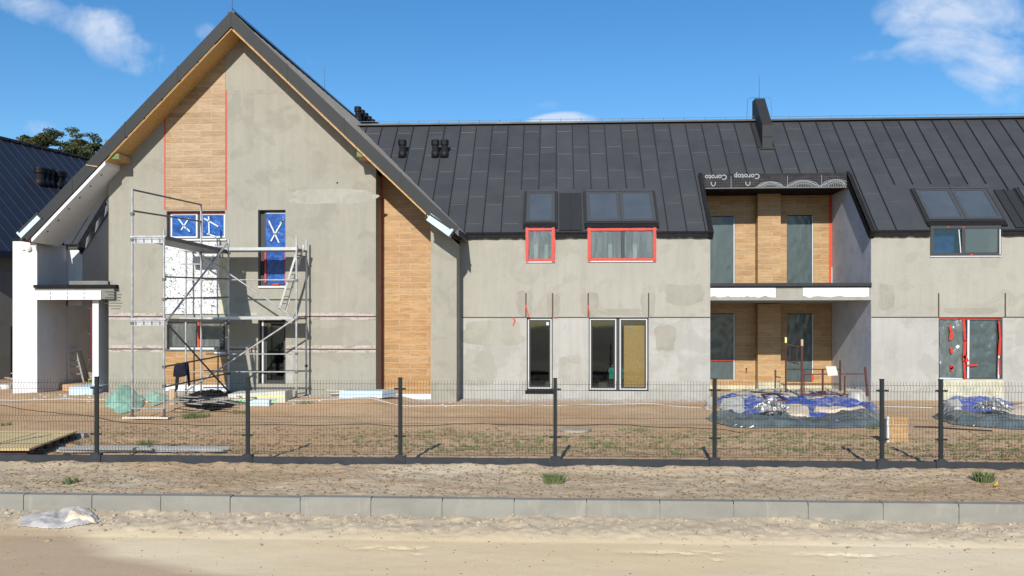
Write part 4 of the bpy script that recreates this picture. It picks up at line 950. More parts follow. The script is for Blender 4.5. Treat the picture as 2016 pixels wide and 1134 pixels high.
# right ground-floor door: film and orange tape
xm = P(1902, 690, YM).x
o, secs = window(rh, (d3[0], d3[1]-.12, d3[2], zj-.012), YM, .05, [xm], sash='white_pvc', sw=.03, rec=.12)
film(o, secs[0][0]+.0, secs[0][1], d3[2]+.03, zj-.05, YM+.09, 'film_wrinkled', seed=21, amp=.14, nx=24, nz=40)
film(o, secs[1][0]+.0, secs[1][1], d3[2]+.03, zj-.05, YM+.10, 'film_grey', seed=25, amp=.10, nx=24, nz=40)
mb = MB(); T = lambda px, py: pz(px, py); ty = YM+.02
for a, b, w in (((1897, 628), (1900, 672), .075), ((1900, 670), (1898, 712), .09), ((1898, 710), (1900, 747), .07), ((1870, 641), (1873, 655), .08), ((1873, 655), (1871, 670), .10), ((1872, 684), (1874, 696), .07), ((1874, 718), (1873, 731), .08), ((1871, 727), (1878, 722), .05), ((1903, 720), (1925, 718), .06), ((1899, 700), (1905, 712), .1), ((1967, 632), (1969, 668), .05), ((1969, 668), (1967, 700), .07), ((1967, 705), (1968, 738), .05), ((1848, 627), (1972, 628), .022)): strip_xz(mb, T(*a), T(*b), w, ty-.02, .006)
mb.build('red_tape', 'tape_red', o)
mb = MB()
for a, b, w in (((1907, 630), (1906, 745), .06), ((1967, 690), (1966, 745), .05), ((1850, 746), (1895, 747), .08)): strip_xz(mb, T(*a), T(*b), w, ty-.012, .005)
mb.build('tape', 'tape_white', o)
mb = MB(); mb.box(d3[1]-.115, d3[1]-.005, YM+.12, YM+.17, d3[2], zj-.014); mb.build('side_panel', 'frame_anthracite', o)
mb = MB(); mb.box(d3[0], d3[1], YM-.05, YM-.001, .03, d3[2]-.03); mb.build('door_plinth', 'eps_yellow', rh)

# balcony doors
def filmdoor(r, Y, dark, seed, cut0=0):
    x0 = max(r[0], XB0+.012)
    o, secs = window(rh, (x0, r[1], r[2], r[3]), Y, .045, [], sash=None, rec=.06, pane=None)
    film(o, x0+.02, r[1]-.05, r[2]+.0, r[3]-.03, Y+.055, 'film_grey_dark' if dark else 'film_grey', seed=seed, amp=.03, nx=20, nz=44)
    mb = MB(); mb.box(r[1]-.05, r[1]-.015, Y+.0, Y+.05, r[2], r[3]-.02); mb.build('white_edge', 'white_pvc', o); return o
filmdoor(du1, YBK, False, 41); filmdoor(du2, YBK, False, 42)
o = filmdoor(dl1, YBK, False, 43); mb = MB(); a = P(1420, 709, YBK); mb.box(XB0+.03, dl1[1]-.05, YBK-.01, YBK-.002+.03, a.z-.03, a.z+.02); mb.build('red_tape', 'tape_orange', o)
o = filmdoor(dl2, YBK, False, 44); mb = MB(); a = P(1600, 735, YBK); mb.box(a.x-.05, a.x+.03, YBK-.006, YBK-.001, dl2[2]+.02, dl2[2]+.3); mb.build('red_tape', 'tape_orange', o)
a = P(1632, 470, YBK).x; b = P(1638.5, 470, YBK).x
mb = MB(); mb.box(a, b, YBK-.012, YBK-.002, P(1635, 557, YBK).z, P(1635, 385, YBK).z); mb.box(b-.035, b, YBK-.012, YBK-.002, .3, 3.1); mb.build('corner_tape', 'tape_orange', rh)
mb = MB(); mb.box(XB1-.03, XB1-.006, YBK-.06, YBK-.013, 3.7, 4.4); mb.build('corner_bead', 'white_pvc', rh)
mb = MB(); mb.box(XB0+.02, XB1-.02, YBK-.12, YBK-.05, szt-.02, szt+.06); mb.build('threshold_foil', 'black_foil', rh)
mb = MB(); a = P(1469, 726, YBK); mb.tube((a.x, YBK-.06, a.z), (a.x, YBK, a.z), .03, 8); mb.tube((a.x, YBK-.05, a.z-.13), (a.x, YBK-.05, a.z), .014, 6); mb.build('tap', 'rust_red', rh)
# chimney
cx0 = P(1475, 240, YRG-.35).x; 
chw = P(1499, 300, YRG-1.45).x, P(1521, 300, YRG-1.45).x
yf = YRG-1.50; k = ray(1510, 292); k = k.z/k.y
yf = (ZR0-YR0-CAMZ)/(k-1); cxa, cxb = P(1501, 280, yf).x, P(1521, 280, yf).x
zsh = P(1510, 246, yf).z; ztp = P(1495, 193, YRG-.15).z
mb = MB(); mb.xprism([(yf, zr(yf)-.05), (YRG+.35, zr(yf)-.05), (YRG+.35, ztp), (YRG-.10, ztp), (yf, zsh)], cxa, cxb)
mb.bar((cxa-.01, yf-.01, (zr(yf)+zsh)/2), (cxb+.01, yf-.01, (zr(yf)+zsh)/2), .02, .02)
mb.bar((cxa-.1, yf-.04, zr(yf-.04)+.02), (cxb+.1, yf-.04, zr(yf-.04)+.02), .10, .03); mb.bar((cxa-.08, yf, zr(yf)+.02), (cxa-.08, YRG-.1, zr(YRG-.1)+.02), .14, .03)
o = mb.build('chimney', 'metal_dark', rh)
mb = MB(); xc = (cxa+cxb)/2; mb.tube((xc, YRG, ztp), (xc, YRG, ztp+.9), .012, 6, .006)
for s_ in (-1, 1): mb.path([(xc, YRG, ztp+.05), (xc+s_*.36, YRG, ztp+.05), (xc+s_*.42, YRG, ztp-.02), (xc+s_*.45, YRG, ZRG+.15)], .009, 5)
mb.build('lightning_rod', 'galvanised_dark', o)
mb = MB(); mb.tube((XWr+1, YRG, ZRG+.17), (XE, YRG, ZRG+.17), .008, 5); x = XWr+1.2
while x < XE: mb.tube((x, YRG, ZRG+.04), (x, YRG, ZRG+.19), .010, 5); x += .75
mb.build('lightning_wire', 'galvanised_dark', rh)
for (px, py) in ((792, 309), (857, 309), (875, 309)):
    k = ray(px, py); k = k.z/k.y; yv = (ZR0-YR0-CAMZ)/(k-1); a = P(px, py, yv)
    vent(rh, a.x, yv+.02, a.z-.02, .62, .115)

# ================================================================== WHITE WING BEHIND THE PORCH
wh = thing('terraced_house', 'white coated terrace wing with a slanting roof cut, seen through the left porch', 'house', (-15, YG+2, 0))
YV = YG+1.75
a0 = P(125, 520, YV).x; a1 = P(162, 520, YV).x; tp = P(140, 484, YV).z
mb = MB(); mb.box(a0, a1, YV, YV+.25, 3.0, tp); mb.build('front_wall', 'white_coat', wh)
yj1 = YV+2.0
mb = MB(); mb.xprism([(YV+.25, 3.0), (yj1, 3.0), (yj1, tp+1.55), (YV+.25, tp-.1)], a1-.25, a1); mb.build('side_wall', 'white_coat', wh)
mb = MB(); mb.box(a1-.3, XL+.1, yj1, yj1+.2, 3.0, 9); mb.build('recess_wall', 'rust', wh) if False else mb.build('recess_wall', 'grey_concrete', wh)
b0 = P(125, 680, YV).x; b1 = P(133.5, 680, YV).x
mb = MB(); mb.box(b0, b1, YV, YV+1.25, -.1, zb+.03); mb.build('porch_wall', 'white_coat', wh)
b0 = P(182, 680, YG+.05).x; b1 = P(194, 680, YG+.05).x
mb = MB(); mb.box(b0, b1, YG+.05, YG+1.1, -.0, zb+.02); mb.build('porch_post', 'white_coat', wh)
mb = MB(); zz0 = tp+.02; RTw = .14; x_0, x_1 = P(-60, 470, YV).x, XL+.2
def zw(y): return tp+.12+(y-YV)*1.0
def wsl(xa, xb, ya, yb_): mb.hexa([(xa, ya, zw(ya)-RTw), (xb, ya, zw(ya)-RTw), (xb, yb_, zw(yb_)-RTw), (xa, yb_, zw(yb_)-RTw), (xa, ya, zw(ya)), (xb, ya, zw(ya)), (xb, yb_, zw(yb_)), (xa, yb_, zw(yb_))])
wsl(c0.x+.2, a1-.1, YV-.08, YV+4.4); wsl(a1-.1, XL+.3, YV+1.6, YV+4.4)
x = c0.x+.35
while x < XL: 
    y0 = YV-.07 if x < a1-.1 else YV+1.65; mb.bar((x, y0, zw(y0)+.016), (x, YV+4.4, zw(YV+4.4)+.016), .024, .036); x += .585
mb.build('roof', 'roof_metal', wh)
mb = MB(); mb.box(a0, a1-.05, YV-.1, YV, tp-.03, tp+.05); mb.build('eave_foil', 'black_foil', wh)
mb = MB(); xx = a1+.02
mb.hexa([(xx-.16, YV-.12, zw(YV-.12)-.02), (xx+.02, YV-.12, zw(YV-.12)-.32), (xx+.02, YV+1.9, zw(YV+1.9)-.32), (xx-.16, YV+1.9, zw(YV+1.9)+.02), (xx-.10, YV-.12, zw(YV-.12)+.05), (xx+.05, YV-.12, zw(YV-.12)-.28), (xx+.05, YV+1.9, zw(YV+1.9)-.28), (xx-.10, YV+1.9, zw(YV+1.9)+.08)])
o = mb.build('roof_membrane', 'membrane', wh)
mb = MB()
for c_ in range(3):
    cy = YV+.35+c_*.62
    for k in range(9):
        t = -1+2*k/8; p1 = Vector((xx+.056, cy+t*.30, zw(cy+t*.30)-.27)); p0 = Vector((xx+.056-.0, cy+t*.1, zw(cy+t*.1)-.10)); 
        mb.bar((p1.x+.002, p1.y, p1.z), (p1.x-.06, p0.y, p0.z), .012, .006)
mb.build('printed_marks', 'print_grey', o)

# ================================================================== NEIGHBOUR HOUSE far left
nb = thing('neighbour_house', 'far house with navy seamed roof and shaded walls at the left edge', 'house', (-24, 36, 0))
E0 = P(0, 493, 32.7); u = Vector((.25, .97, 0)).normalized(); nrm2 = Vector((-u.y, u.x, 0)); hgt = P(0, 292, 41.5).z-E0.z
A0 = E0-u*8; A1 = E0+u*16; B0 = A0+nrm2*hgt+Vector((0, 0, hgt)); B1 = A1+nrm2*hgt+Vector((0, 0, hgt))
mb = MB(); dn = Vector((0, 0, -.25)); mb.hexa([A0+dn, A1+dn, B1+dn, B0+dn, A0, A1, B1, B0])
C0 = A0+nrm2*2*hgt; C1 = A1+nrm2*2*hgt; mb.hexa([C1+dn, C0+dn, B0+dn, B1+dn, C1, C0, B0, B1])
for k in range(41):
    p = A0+u*(.2+k*.59); mb.bar(p+Vector((0, 0, .02)), p+nrm2*hgt+Vector((0, 0, hgt+.02)), .03, .05)
mb.bar(B0+Vector((0, 0, .04)), B1+Vector((0, 0, .04)), .3, .06); mb.build('roof', 'roof_neighbour', nb)
mb = MB(); w0 = A0+nrm2*.35+u*8.2; w1_ = A1+nrm2*.35-u*.3; w2_ = w1_+nrm2*(2*hgt-.7); w3_ = w0+nrm2*(2*hgt-.7)
zt_ = E0.z-.05; mb.hexa([(w0.x, w0.y, -.1), (w1_.x, w1_.y, -.1), (w2_.x, w2_.y, -.1), (w3_.x, w3_.y, -.1), (w0.x, w0.y, zt_), (w1_.x, w1_.y, zt_), (w2_.x, w2_.y, zt_), (w3_.x, w3_.y, zt_)])
mb.build('wall', 'grey_concrete', nb)
mb = MB(); q = w0-nrm2*.02; 
for (a_, b_, z0_, z1_) in ((.6, 2.2, .2, 2.3), (3.0, 4.2, 3.3, 4.6), (5.0, 7.0, .2, 2.3)):
    p0, p1 = q+u*a_, q+u*b_; n_ = -nrm2*.03; mb.hexa([Vector((p0.x, p0.y, z0_)), Vector((p1.x, p1.y, z0_)), Vector((p1.x, p1.y, z0_))-n_, Vector((p0.x, p0.y, z0_))-n_, Vector((p0.x, p0.y, z1_)), Vector((p1.x, p1.y, z1_)), Vector((p1.x, p1.y, z1_))-n_, Vector((p0.x, p0.y, z1_))-n_])
mb.build('window', 'pvc_black', nb)
for (px, py) in ((78, 360), (87, 361), (97, 362), (114, 366), (121, 367)):
    dd = ray(px, py); nv = Vector((nrm2.x, nrm2.y, -1)).normalized(); pn = Vector((nrm2.x, nrm2.y, -1)); t = (E0-Vector((0, 0, CAMZ))).dot(pn)/dd.dot(pn); c = Vector((0, 0, CAMZ))+dd*t
    vent(nb, c.x, c.y, c.z-.15, .85, .19)
mb = MB(); p0 = E0-u*.2+nrm2*.3; mb.box(p0.x-1, p0.x+.1, p0.y-.4, p0.y-.3, E0.z-1.1, E0.z-.15); mb.build('eave_foam', 'eps_white', nb)
# scaffold and red chute far behind the porch
sc = thing('distant_scaffold', 'dark scaffold standing behind the left porch posts', 'scaffold', (-18, 33, 0))
X0 = P(160, 700, 33).x
for dx in (0, .75):
    for dy in (0, 2.0): mb = MB(); mb.tube((X0+dx, 33+dy, 0), (X0+dx, 33+dy, 4.5), .03, 8); mb.build('standard', 'galvanised_dark', sc)
for z in (1.0, 2.0, 3.0, 4.0): mb = MB(); mb.tube((X0, 33, z), (X0+.75, 33, z), .02, 6); mb.tube((X0, 33, z), (X0, 35, z), .02, 6); mb.build('ledger', 'galvanised_dark', sc)
mb = MB(); mb.tube((X0, 33, .1), (X0+.75, 33, 2.0), .02, 6); mb.build('brace', 'galvanised_dark', sc)
mb = MB(); X1 = P(181, 700, 31.5).x
for k in range(8): mb.path([(X1, 31.5, .9+k*.42), (X1, 31.5, .9+k*.42+.42)], [.06, .075], 10)
tag(mb.build('rubble_chute', 'red_paint', None), 'red pipe hanging in the shade behind the porch post', 'chute')

# ================================================================== SCAFFOLD
sf = thing('scaffold', 'galvanised tube scaffold with two deck levels against the gable wall', 'scaffold', (-9.5, 24, 0))
YN = 21.25; YFa = 25.35; YFb = 26.1
xa = P(260.5, 640, YN).x; xb = P(323, 640, YN).x; zfa = .0
def T_(name, p, q, r=.024, mat='galvanised', n=8, par=sf):
    r *= 1.18
    m_ = MB(); m_.tube(p, q, r, n); return m_.build(name, mat, par)
ztopn = P(260, 371, YN).z; zt2 = P(323, 452, YN).z
o = T_('standard', (xa, YN, .05), (xa, YN, ztopn)); T_('standard', (xb, YN, .05), (xb, YN, zt2))
zD1 = 2.50; zD2 = 4.58
xf1 = P(396, 640, YFa).x; xf2 = P(450, 640, YFa).x
T_('standard', (xf1, YFa, .05), (xf1, YFa, P(397, 403, YFa).z)); T_('standard', (xf2, YFa, .05), (xf2, YFa, P(450, 470, YFa).z))
xl = P(366, 640, YFb-.2).x; T_('standard', (xl, YFb-.2, .05), (xl, YFb-.2, P(366, 478, YFb-.2).z))
xr1 = P(583.5, 640, YFa).x; xr2 = P(603, 640, YFb).x
T_('standard', (xr1, YFa, .05), (xr1, YFa, P(583, 467, YFa).z)); T_('standard', (xr2, YFb, .05), (xr2, YFb, P(603, 471, YFb).z))
# red marks on standards
mb = MB()
for (x, y, z) in ((xb, YN, 3.42), (xf2, YFa, 3.4), (xr1, YFa, 3.35), (xr1, YFa, 1.25), (xl, YFb-.2, 3.3), (xl, YFb-.2, 1.3)): mb.tube((x, y, z), (x, y, z+.22), .0265, 8)
mb.build('red_marks', 'tape_red', sf)
# near frame transoms
for z, h in ((zD2-.06, .0), (zD1-.06, 0), (.25, 0)): T_('transom', (xa, YN, z), (xb, YN, z), .022)
for z in (zD2, zD1):
    mb = MB(); mb.box(xa+.03, xb-.03, YN-.012, YN+.0, z-.17, z-.02); mb.box(xa-.05, xb+.05, YN-.03, YN+.03, z-.02, z+.02); mb.build('end_plate', 'galvanised', sf)
    mb = MB()
    for k in range(4): q = xa+.1+k*(xb-xa-.2)/3; mb.box(q-.012, q+.012, YN-.025, YN-.012, z-.15, z-.05)
    mb.build('deck_hook', 'galvanised_dark', sf)
# decks bay one
mb = MB(); mb.box(xa+.02, xb-.02, YN+.05, YFa+.05, zD2-.06, zD2); mb.box(xb-.02, xb+.01, YN+.03, YFa+.05, zD2-.07, zD2+.03); mb.build('deck', 'galvanised_dark', sf)
mb = MB(); mb.box(xa+.02, xb-.02, YN+.05, YFa+.05, zD1-.05, zD1); mb.box(xb-.02, xb+.01, YN+.03, YFa+.05, zD1-.07, zD1+.015); mb.build('deck', 'deck_plank', sf)
# decks along the wall
for z in (zD2+.06, zD1+.08):
    mb = MB(); mb.box(xl+.02, xr1-.02, YFa+.03, YFb-.03, z-.055, z); mb.build('deck', 'galvanised', sf)
    mb = MB(); mb.box(xf2 if z > 4 else xf2-.1, xr1+.03, YFa-.02, YFa+.028, z-.06, z+.03); mb.build('deck_edge', 'aluminium', sf)
    T_('transom', (xr1, YFa, z-.03), (xr2, YFb, z-.03), .026, 'galvanised_dark'); T_('transom', (xr1, YFa, z-.2), (xr2, YFb, z-.2), .018, 'galvanised_dark')
T_('transom', (xr1, YFa, .3), (xr2, YFb, .28), .02)
# guard rails of bay one
T_('guardrail', (xa, YN, ztopn-.03), (xf1, YFa, P(397, 403, YFa).z-.0), .02, 'galvanised_dark'); 
T_('guardrail', (xa, YN, P(262, 415, YN).z), (xf1, YFa, P(397, 436, YFa).z), .02, 'galvanised_dark')
# depth ledgers right side
for (p1, p2, m_) in (((323, 722), (450, 698), 'galvanised_dark'), ((323, 762), (450, 735), 'galvanised_dark'), ((323, 545), (450, 549), 'galvanised_dark'), ((323, 588), (450, 585), 'galvanised_dark')):
    T_('ledger', P(p1[0], p1[1], YN), P(p2[0], p2[1], YFa), .019, m_)
T_('brace', P(327, 634, YN), P(448, 478, YFa), .024); T_('brace', P(329, 637, YN), P(452, 773, YFa), .022, 'galvanised_dark')
# wall bay braces and ledgers
T_('brace', P(368, 483, YFa-.05), P(578, 624, YFa-.05), .022); T_('brace', P(366, 770, YFa-.05), P(580, 628, YFa-.05), .022)
for py in (551, 697, 732): T_('ledger', P(366, py, YFa), P(583, py, YFa), .017)
for (a, b, py) in ((355, 396, 520), (378, 450, 498), (366, 450, 485)): T_('ledger', P(a, py, YFa+.2), P(b, py, YFa+.2), .02)
# access ladder
mb = MB(); A1_, A2_ = P(598, 482, YFa+.4), P(588, 484, YFa+.1); B1_, B2_ = P(563, 612, YFa+.4), P(549, 612, YFa+.1)
mb.bar(A1_, B1_, .03, .06); mb.bar(A2_, B2_, .03, .06)
for k in range(1, 9): mb.bar(A1_.lerp(B1_, k/9), A2_.lerp(B2_, k/9), .03, .03)
mb.build('access_ladder', 'aluminium', sf)
# base plates and ledger board under the near frame
for (x, y) in ((xa, YN), (xb, YN), (xf1, YFa), (xf2, YFa), (xr1, YFa), (xr2, YFb), (xl, YFb-.2)):
    mb = MB(); zb_ = .045 if y < 22 else .20; mb.box(x-.07, x+.07, y-.07, y+.07, zb_, zb_+.011); mb.tube((x, y, zb_), (x, y, zb_+.2), .03, 8); mb.build('base_plate', 'galvanised_dark', sf)
mb = MB(); mb.box(xa-.2, xb+.15, YN-.12, YN+.12, .0, .044); tag(mb.build('sole_board', 'sheet_beige', None), 'pale board lying under the feet of the scaffold frame', 'board')
# couplers
mb = MB()
for (x, y, zs) in ((xb, YN, (1.3, .82, 3.5, 3.0)), (xf2, YFa, (1.3, .9, 2.4, 4.5)), (xr1, YFa, (1.5, .95, 2.52, 3.68)), (xr2, YFb, (2.6, 1.1)), (xa, YN, (5.15, 4.5, 2.4))):
    for z in zs: mb = MB(); mb.box(x-.035, x+.045, y-.045, y+.035, z-.035, z+.035); mb.build('coupler', 'galvanised_dark', sf)
# jacket: draped over the depth ledger
def cloth_poly(pts, Y, seed, th=.05, mat='cloth_navy', name='jacket', n=1):
    m_ = MB(); rr = random.Random(seed)
    front = [P(px, py, Y) for px, py in pts]
    # finer outline with thickness and a puffed centre
    cen = sum(front, Vector())/len(front); N_ = len(front)
    for sgn in (-1, 1):
        rings = [[c+Vector((0, sgn*.012, 0)) for c in front], [cen.lerp(c, .72)+Vector((rr.uniform(-.01, .01), sgn*th*rr.uniform(.6, 1.3), 0)) for c in front], [cen.lerp(c, .35)+Vector((0, sgn*th*rr.uniform(.8, 1.5), 0)) for c in front]]
        i0 = len(m_.v)
        for r in rings: m_.v += [tuple(v) for v in r]
        m_.v.append(tuple(cen+Vector((0, sgn*th*1.2, 0))))
        for k in range(2):
            for j in range(N_): a = i0+k*N_+j; b = i0+k*N_+(j+1) % N_; m_.f.append((a, b, b+N_, a+N_)); m_.mi.append(0)
        for j in range(N_): m_.f.append((i0+2*N_+j, i0+2*N_+(j+1) % N_, i0+3*N_)); m_.mi.append(0)
    return m_
jk = thing('jacket', 'dark navy jacket hanging by its sleeves from the scaffold rail', 'jacket', tuple(P(355, 740, 22.6)))
cloth_poly([(344, 717), (350, 714), (358, 716), (366, 712), (370, 713), (372, 728), (370, 735), (368, 738), (364, 741), (352, 743), (346, 742), (341, 741), (342, 728)], 22.5, 1).build('body', 'cloth_navy', jk, True)
cloth_poly([(346, 740), (352, 741), (352, 752), (350, 766), (345, 772), (345, 760)], 22.48, 2, .03).build('sleeve', 'cloth_navy', jk, True)
cloth_poly([(367, 714), (371, 713), (373, 735), (375, 758), (371, 762), (369, 748), (368, 735)], 22.44, 3, .03).build('sleeve', 'cloth_navy', jk, True)

# ================================================================== FENCE
YFn = 14.15
fn = thing('mesh_fence', 'dark welded mesh fence with steel posts on a low concrete plinth', 'fence', (0, YFn, 0))
px_posts = [190.5, 488, 788, 1093, 1407, 1736, 1852]
pxs = [PX(p, YFn) for p in px_posts]; pxs = [pxs[0]-5.0, pxs[0]-2.5]+pxs+[pxs[-1]+2.5, pxs[-1]+5]
for x in pxs:
    mb = MB(); mb.box(x-.03, x+.03, YFn-.02, YFn+.02, .15, 1.465); o = mb.build('fence_post', 'fence_coat', fn)
    mb = MB(); mb.box(x-.034, x+.034, YFn-.024, YFn+.024, 1.465, 1.485); mb.build('cap', 'pvc_black', o)
    mb = MB(); mb.box(x-.085, x+.085, YFn-.05, YFn+.05, -.2, .19); mb.box(x-.05, x+.05, YFn-.055, YFn-.0501, .1, .215); mb.build('post_bracket', 'plinth_concrete', o)
    for z in (1.30, .52): mb = MB(); mb.box(x-.10, x+.10, YFn-.030, YFn-.0205, z-.012, z+.012); mb.box(x-.07, x-.05, YFn-.04, YFn-.0305, z-.018, z+.018); mb.box(x+.05, x+.07, YFn-.04, YFn-.0305, z-.018, z+.018); mb.build('clamp', 'fence_coat', o)
def fold(z):
    for c in (1.33, .78, .30):
        d_ = abs(z-c)
        if d_ < .05: return -.03*(1-d_/.05)
    return 0
zs = [.20, .25, .30, .35, .73, .78, .83, 1.28, 1.33, 1.38, 1.44]
for i, (a, b) in enumerate(zip(pxs[:-1], pxs[1:])):
    mb = MB(); n = int(round((b-a-.08)/.05)); wr = .0023
    for k in range(n+1):
        x = a+.04+(b-a-.08)*k/n
        mb.path([(x, YFn-.012+fold(z), z) for z in zs], wr, 4, False)
    for z in (.21, .25, .35, .53, .73, .83, 1.05, 1.28, 1.38): mb.path([(a+.035, YFn-.016, z), (b-.035, YFn-.016, z)], .003, 4)
    mb.build('mesh_panel', 'fence_coat', fn)
    mb = MB(); dz = random.uniform(-.008, .008); mb.box(a+.088, b-.088, YFn-.028, YFn+.028, -.2, .165+dz); mb.build('plinth_board', 'plinth_concrete', fn)

# ================================================================== TREES
def pine(px, py_top, Y, hw, hh, seed, label):
    rr = random.Random(seed); top = P(px, py_top, Y); x0 = top.x; H = top.z
    t = thing('pine_tree', label, 'tree', (x0, Y, 0), 'pines beyond the roofs')
    mb = MB(); tips = []
    mb.path([(x0, Y, -.1), (x0+.2, Y, H*.4), (x0-.1, Y, H*.75), (x0, Y, H-.5)], [.3, .24, .17, .05], 8)
    for k in range(30):
        z = H-.5-rr.random()**.8*hh*1.0; a = rr.uniform(0, 6.28); f = 1-abs((H-z)/hh-.55)*.9
        L = hw*rr.uniform(.5, 1.05)*max(.35, f); e = Vector((x0+math.cos(a)*L, Y+math.sin(a)*L, z+L*rr.uniform(.05, .4)))
        m_ = Vector((x0, Y, z-.2)).lerp(e, .5)+Vector((0, 0, -.1)); mb.path([(x0, Y, z-.2), m_, e], [.09, .06, .02], 5)
        for q in (1.0, .75, .55): tips.append((Vector((x0, Y, z-.2)).lerp(e, q)+Vector((rr.uniform(-.3, .3), rr.uniform(-.3, .3), rr.uniform(-.1, .35))), rr.uniform(.38, .68)*(1 if q == 1 else .7)))
    for k in range(4): tips.append((Vector((x0+rr.uniform(-.4, .4), Y+rr.uniform(-.3, .3), H-.2-k*.35)), .5))
    mb.build('trunk', 'bark', t); m2 = MB()
    for c, r in tips:
        for j in range(150):
            d_ = Vector((rr.gauss(0, 1), rr.gauss(0, 1), rr.gauss(0, .62))).normalized()*r*rr.random()**.45; p = c+Vector((d_.x, d_.y, d_.z*.45))
            s_ = rr.uniform(.05, .12); a = Vector((rr.gauss(0, 1), rr.gauss(0, 1), rr.gauss(0, 1))).normalized(); b = a.cross(Vector((rr.gauss(0, 1), rr.gauss(0, 1), rr.gauss(0, 1)))).normalized()
            m2.face([p-a*s_, p+b*s_*.45, p+a*s_, p-b*s_*.45])
    m2.build('crown', 'needles', t)
pine(88, 252, 60, 2.0, 4.0, 1, 'broad green pine above the navy roof, leftmost of the pines')
pine(62, 268, 62, 1.3, 3.4, 5, 'low pine crown peeking out left of the broad pine')
pine(151, 252, 60, 1.15, 4.4, 2, 'slim pine with a bare waist between its two neighbours')
pine(186, 262, 61, 1.25, 3.6, 3, 'dark pine crown closest to the sloping gable roof')
pine(122, 300, 63, 1.6, 3.0, 4, 'low pine crown behind the gap between broad and slim pine')

# ================================================================== GARDEN OBJECTS
def gzz(x, y): return float(zgard(np.array([x]), np.array([y]))[0])
def clothpatch(poly, mat, name, label, cat, base=.02, amp=.10, fs=2.2, seed=0, res=.06, edge=.02, kind=None, group=None, tall=None, th=.012, zf_=None, ax=1.0, wy=1.0, rim=.30):
    zf_ = zf_ or zgard
    """crumpled sheet lying on the ground: poly is its outline in world XY"""
    xs = [p[0] for p in poly]; ys = [p[1] for p in poly]
    X, Y = np.meshgrid(np.arange(min(xs)-.1, max(xs)+.1, res), np.arange(min(ys)-.1, max(ys)+.1, res*1.3))
    Xw = X+.12*(fb(X*1.3, Y*1.3, 2, seed+3)-.5)*2; Yw = Y+.22*wy*(fb(X*1.1+9, Y*.9, 2, seed+4)-.5)*2
    ins = np.zeros(X.shape, bool); n = len(poly)
    for i in range(n):
        x1, y1 = poly[i]; x2, y2 = poly[(i+1) % n]
        c = ((y1 > Yw) != (y2 > Yw)) & (Xw < (x2-x1)*(Yw-y1)/((y2-y1) or 1e-9)+x1); ins ^= c
    rd = 1-np.abs(fb(X*fs*ax, Y*fs*.8, 4, seed)*2-1); rd2 = 1-np.abs(fb(X*fs*2.3+4, Y*fs*1.2, 3, seed+50)*2-1)
    Z = base+amp*np.maximum(rd-.55, 0)*2.2+amp*.5*np.maximum(rd2-.6, 0)*2+zf_(X, Y)
    dist = np.full(X.shape, 1e9)
    for i in range(n):
        x1, y1 = poly[i]; x2, y2 = poly[(i+1) % n]; L2 = (x2-x1)**2+(y2-y1)**2+1e-12; t_ = np.clip(((Xw-x1)*(x2-x1)+(Yw-y1)*(y2-y1))/L2, 0, 1)
        dist = np.minimum(dist, np.hypot(Xw-x1-t_*(x2-x1), Yw-y1-t_*(y2-y1)))
    tp_ = np.clip((dist-res*1.5)/rim, 0, 1); tp_ = tp_*tp_*(3-2*tp_); g0_ = zf_(X, Y); Z = g0_+.012+(Z-g0_)*tp_**.8
    if tall is not None: Z = Z+tall(X, Y)*tp_
    ny, nx = X.shape; idx = -np.ones(X.shape, int); m_ = MB(); f = []
    used = np.zeros(X.shape, bool); q = ins[:-1, :-1] & ins[1:, :-1] & ins[:-1, 1:] & ins[1:, 1:]
    used[:-1, :-1] |= q; used[1:, :-1] |= q; used[:-1, 1:] |= q; used[1:, 1:] |= q
    idx[used] = np.arange(used.sum()); m_.v = [tuple(v) for v in np.stack([X[used], Y[used], Z[used]], 1).tolist()]
    J, I = np.nonzero(q)
    for j, i in zip(J, I): m_.f.append((int(idx[j, i]), int(idx[j, i+1]), int(idx[j+1, i+1]), int(idx[j+1, i]))); m_.mi.append(0)
    o = m_.build(name, mat, None, True); md = o.modifiers.new('thick', 'SOLIDIFY'); md.thickness = th; md.offset = 1
    return tag(o, label, cat, group, kind)
def gp(lst, z=0.0, sit=False):
    out = []
    for px, py in lst:
        g_ = G(px, py, z)
        if sit:
            for _k in range(5): g_ = G(px, py, z+gzz(g_.x, min(g_.y, 26.2)))
            g_.y = min(g_.y, 26.2)
        out.append((g_.x, g_.y))
    return out

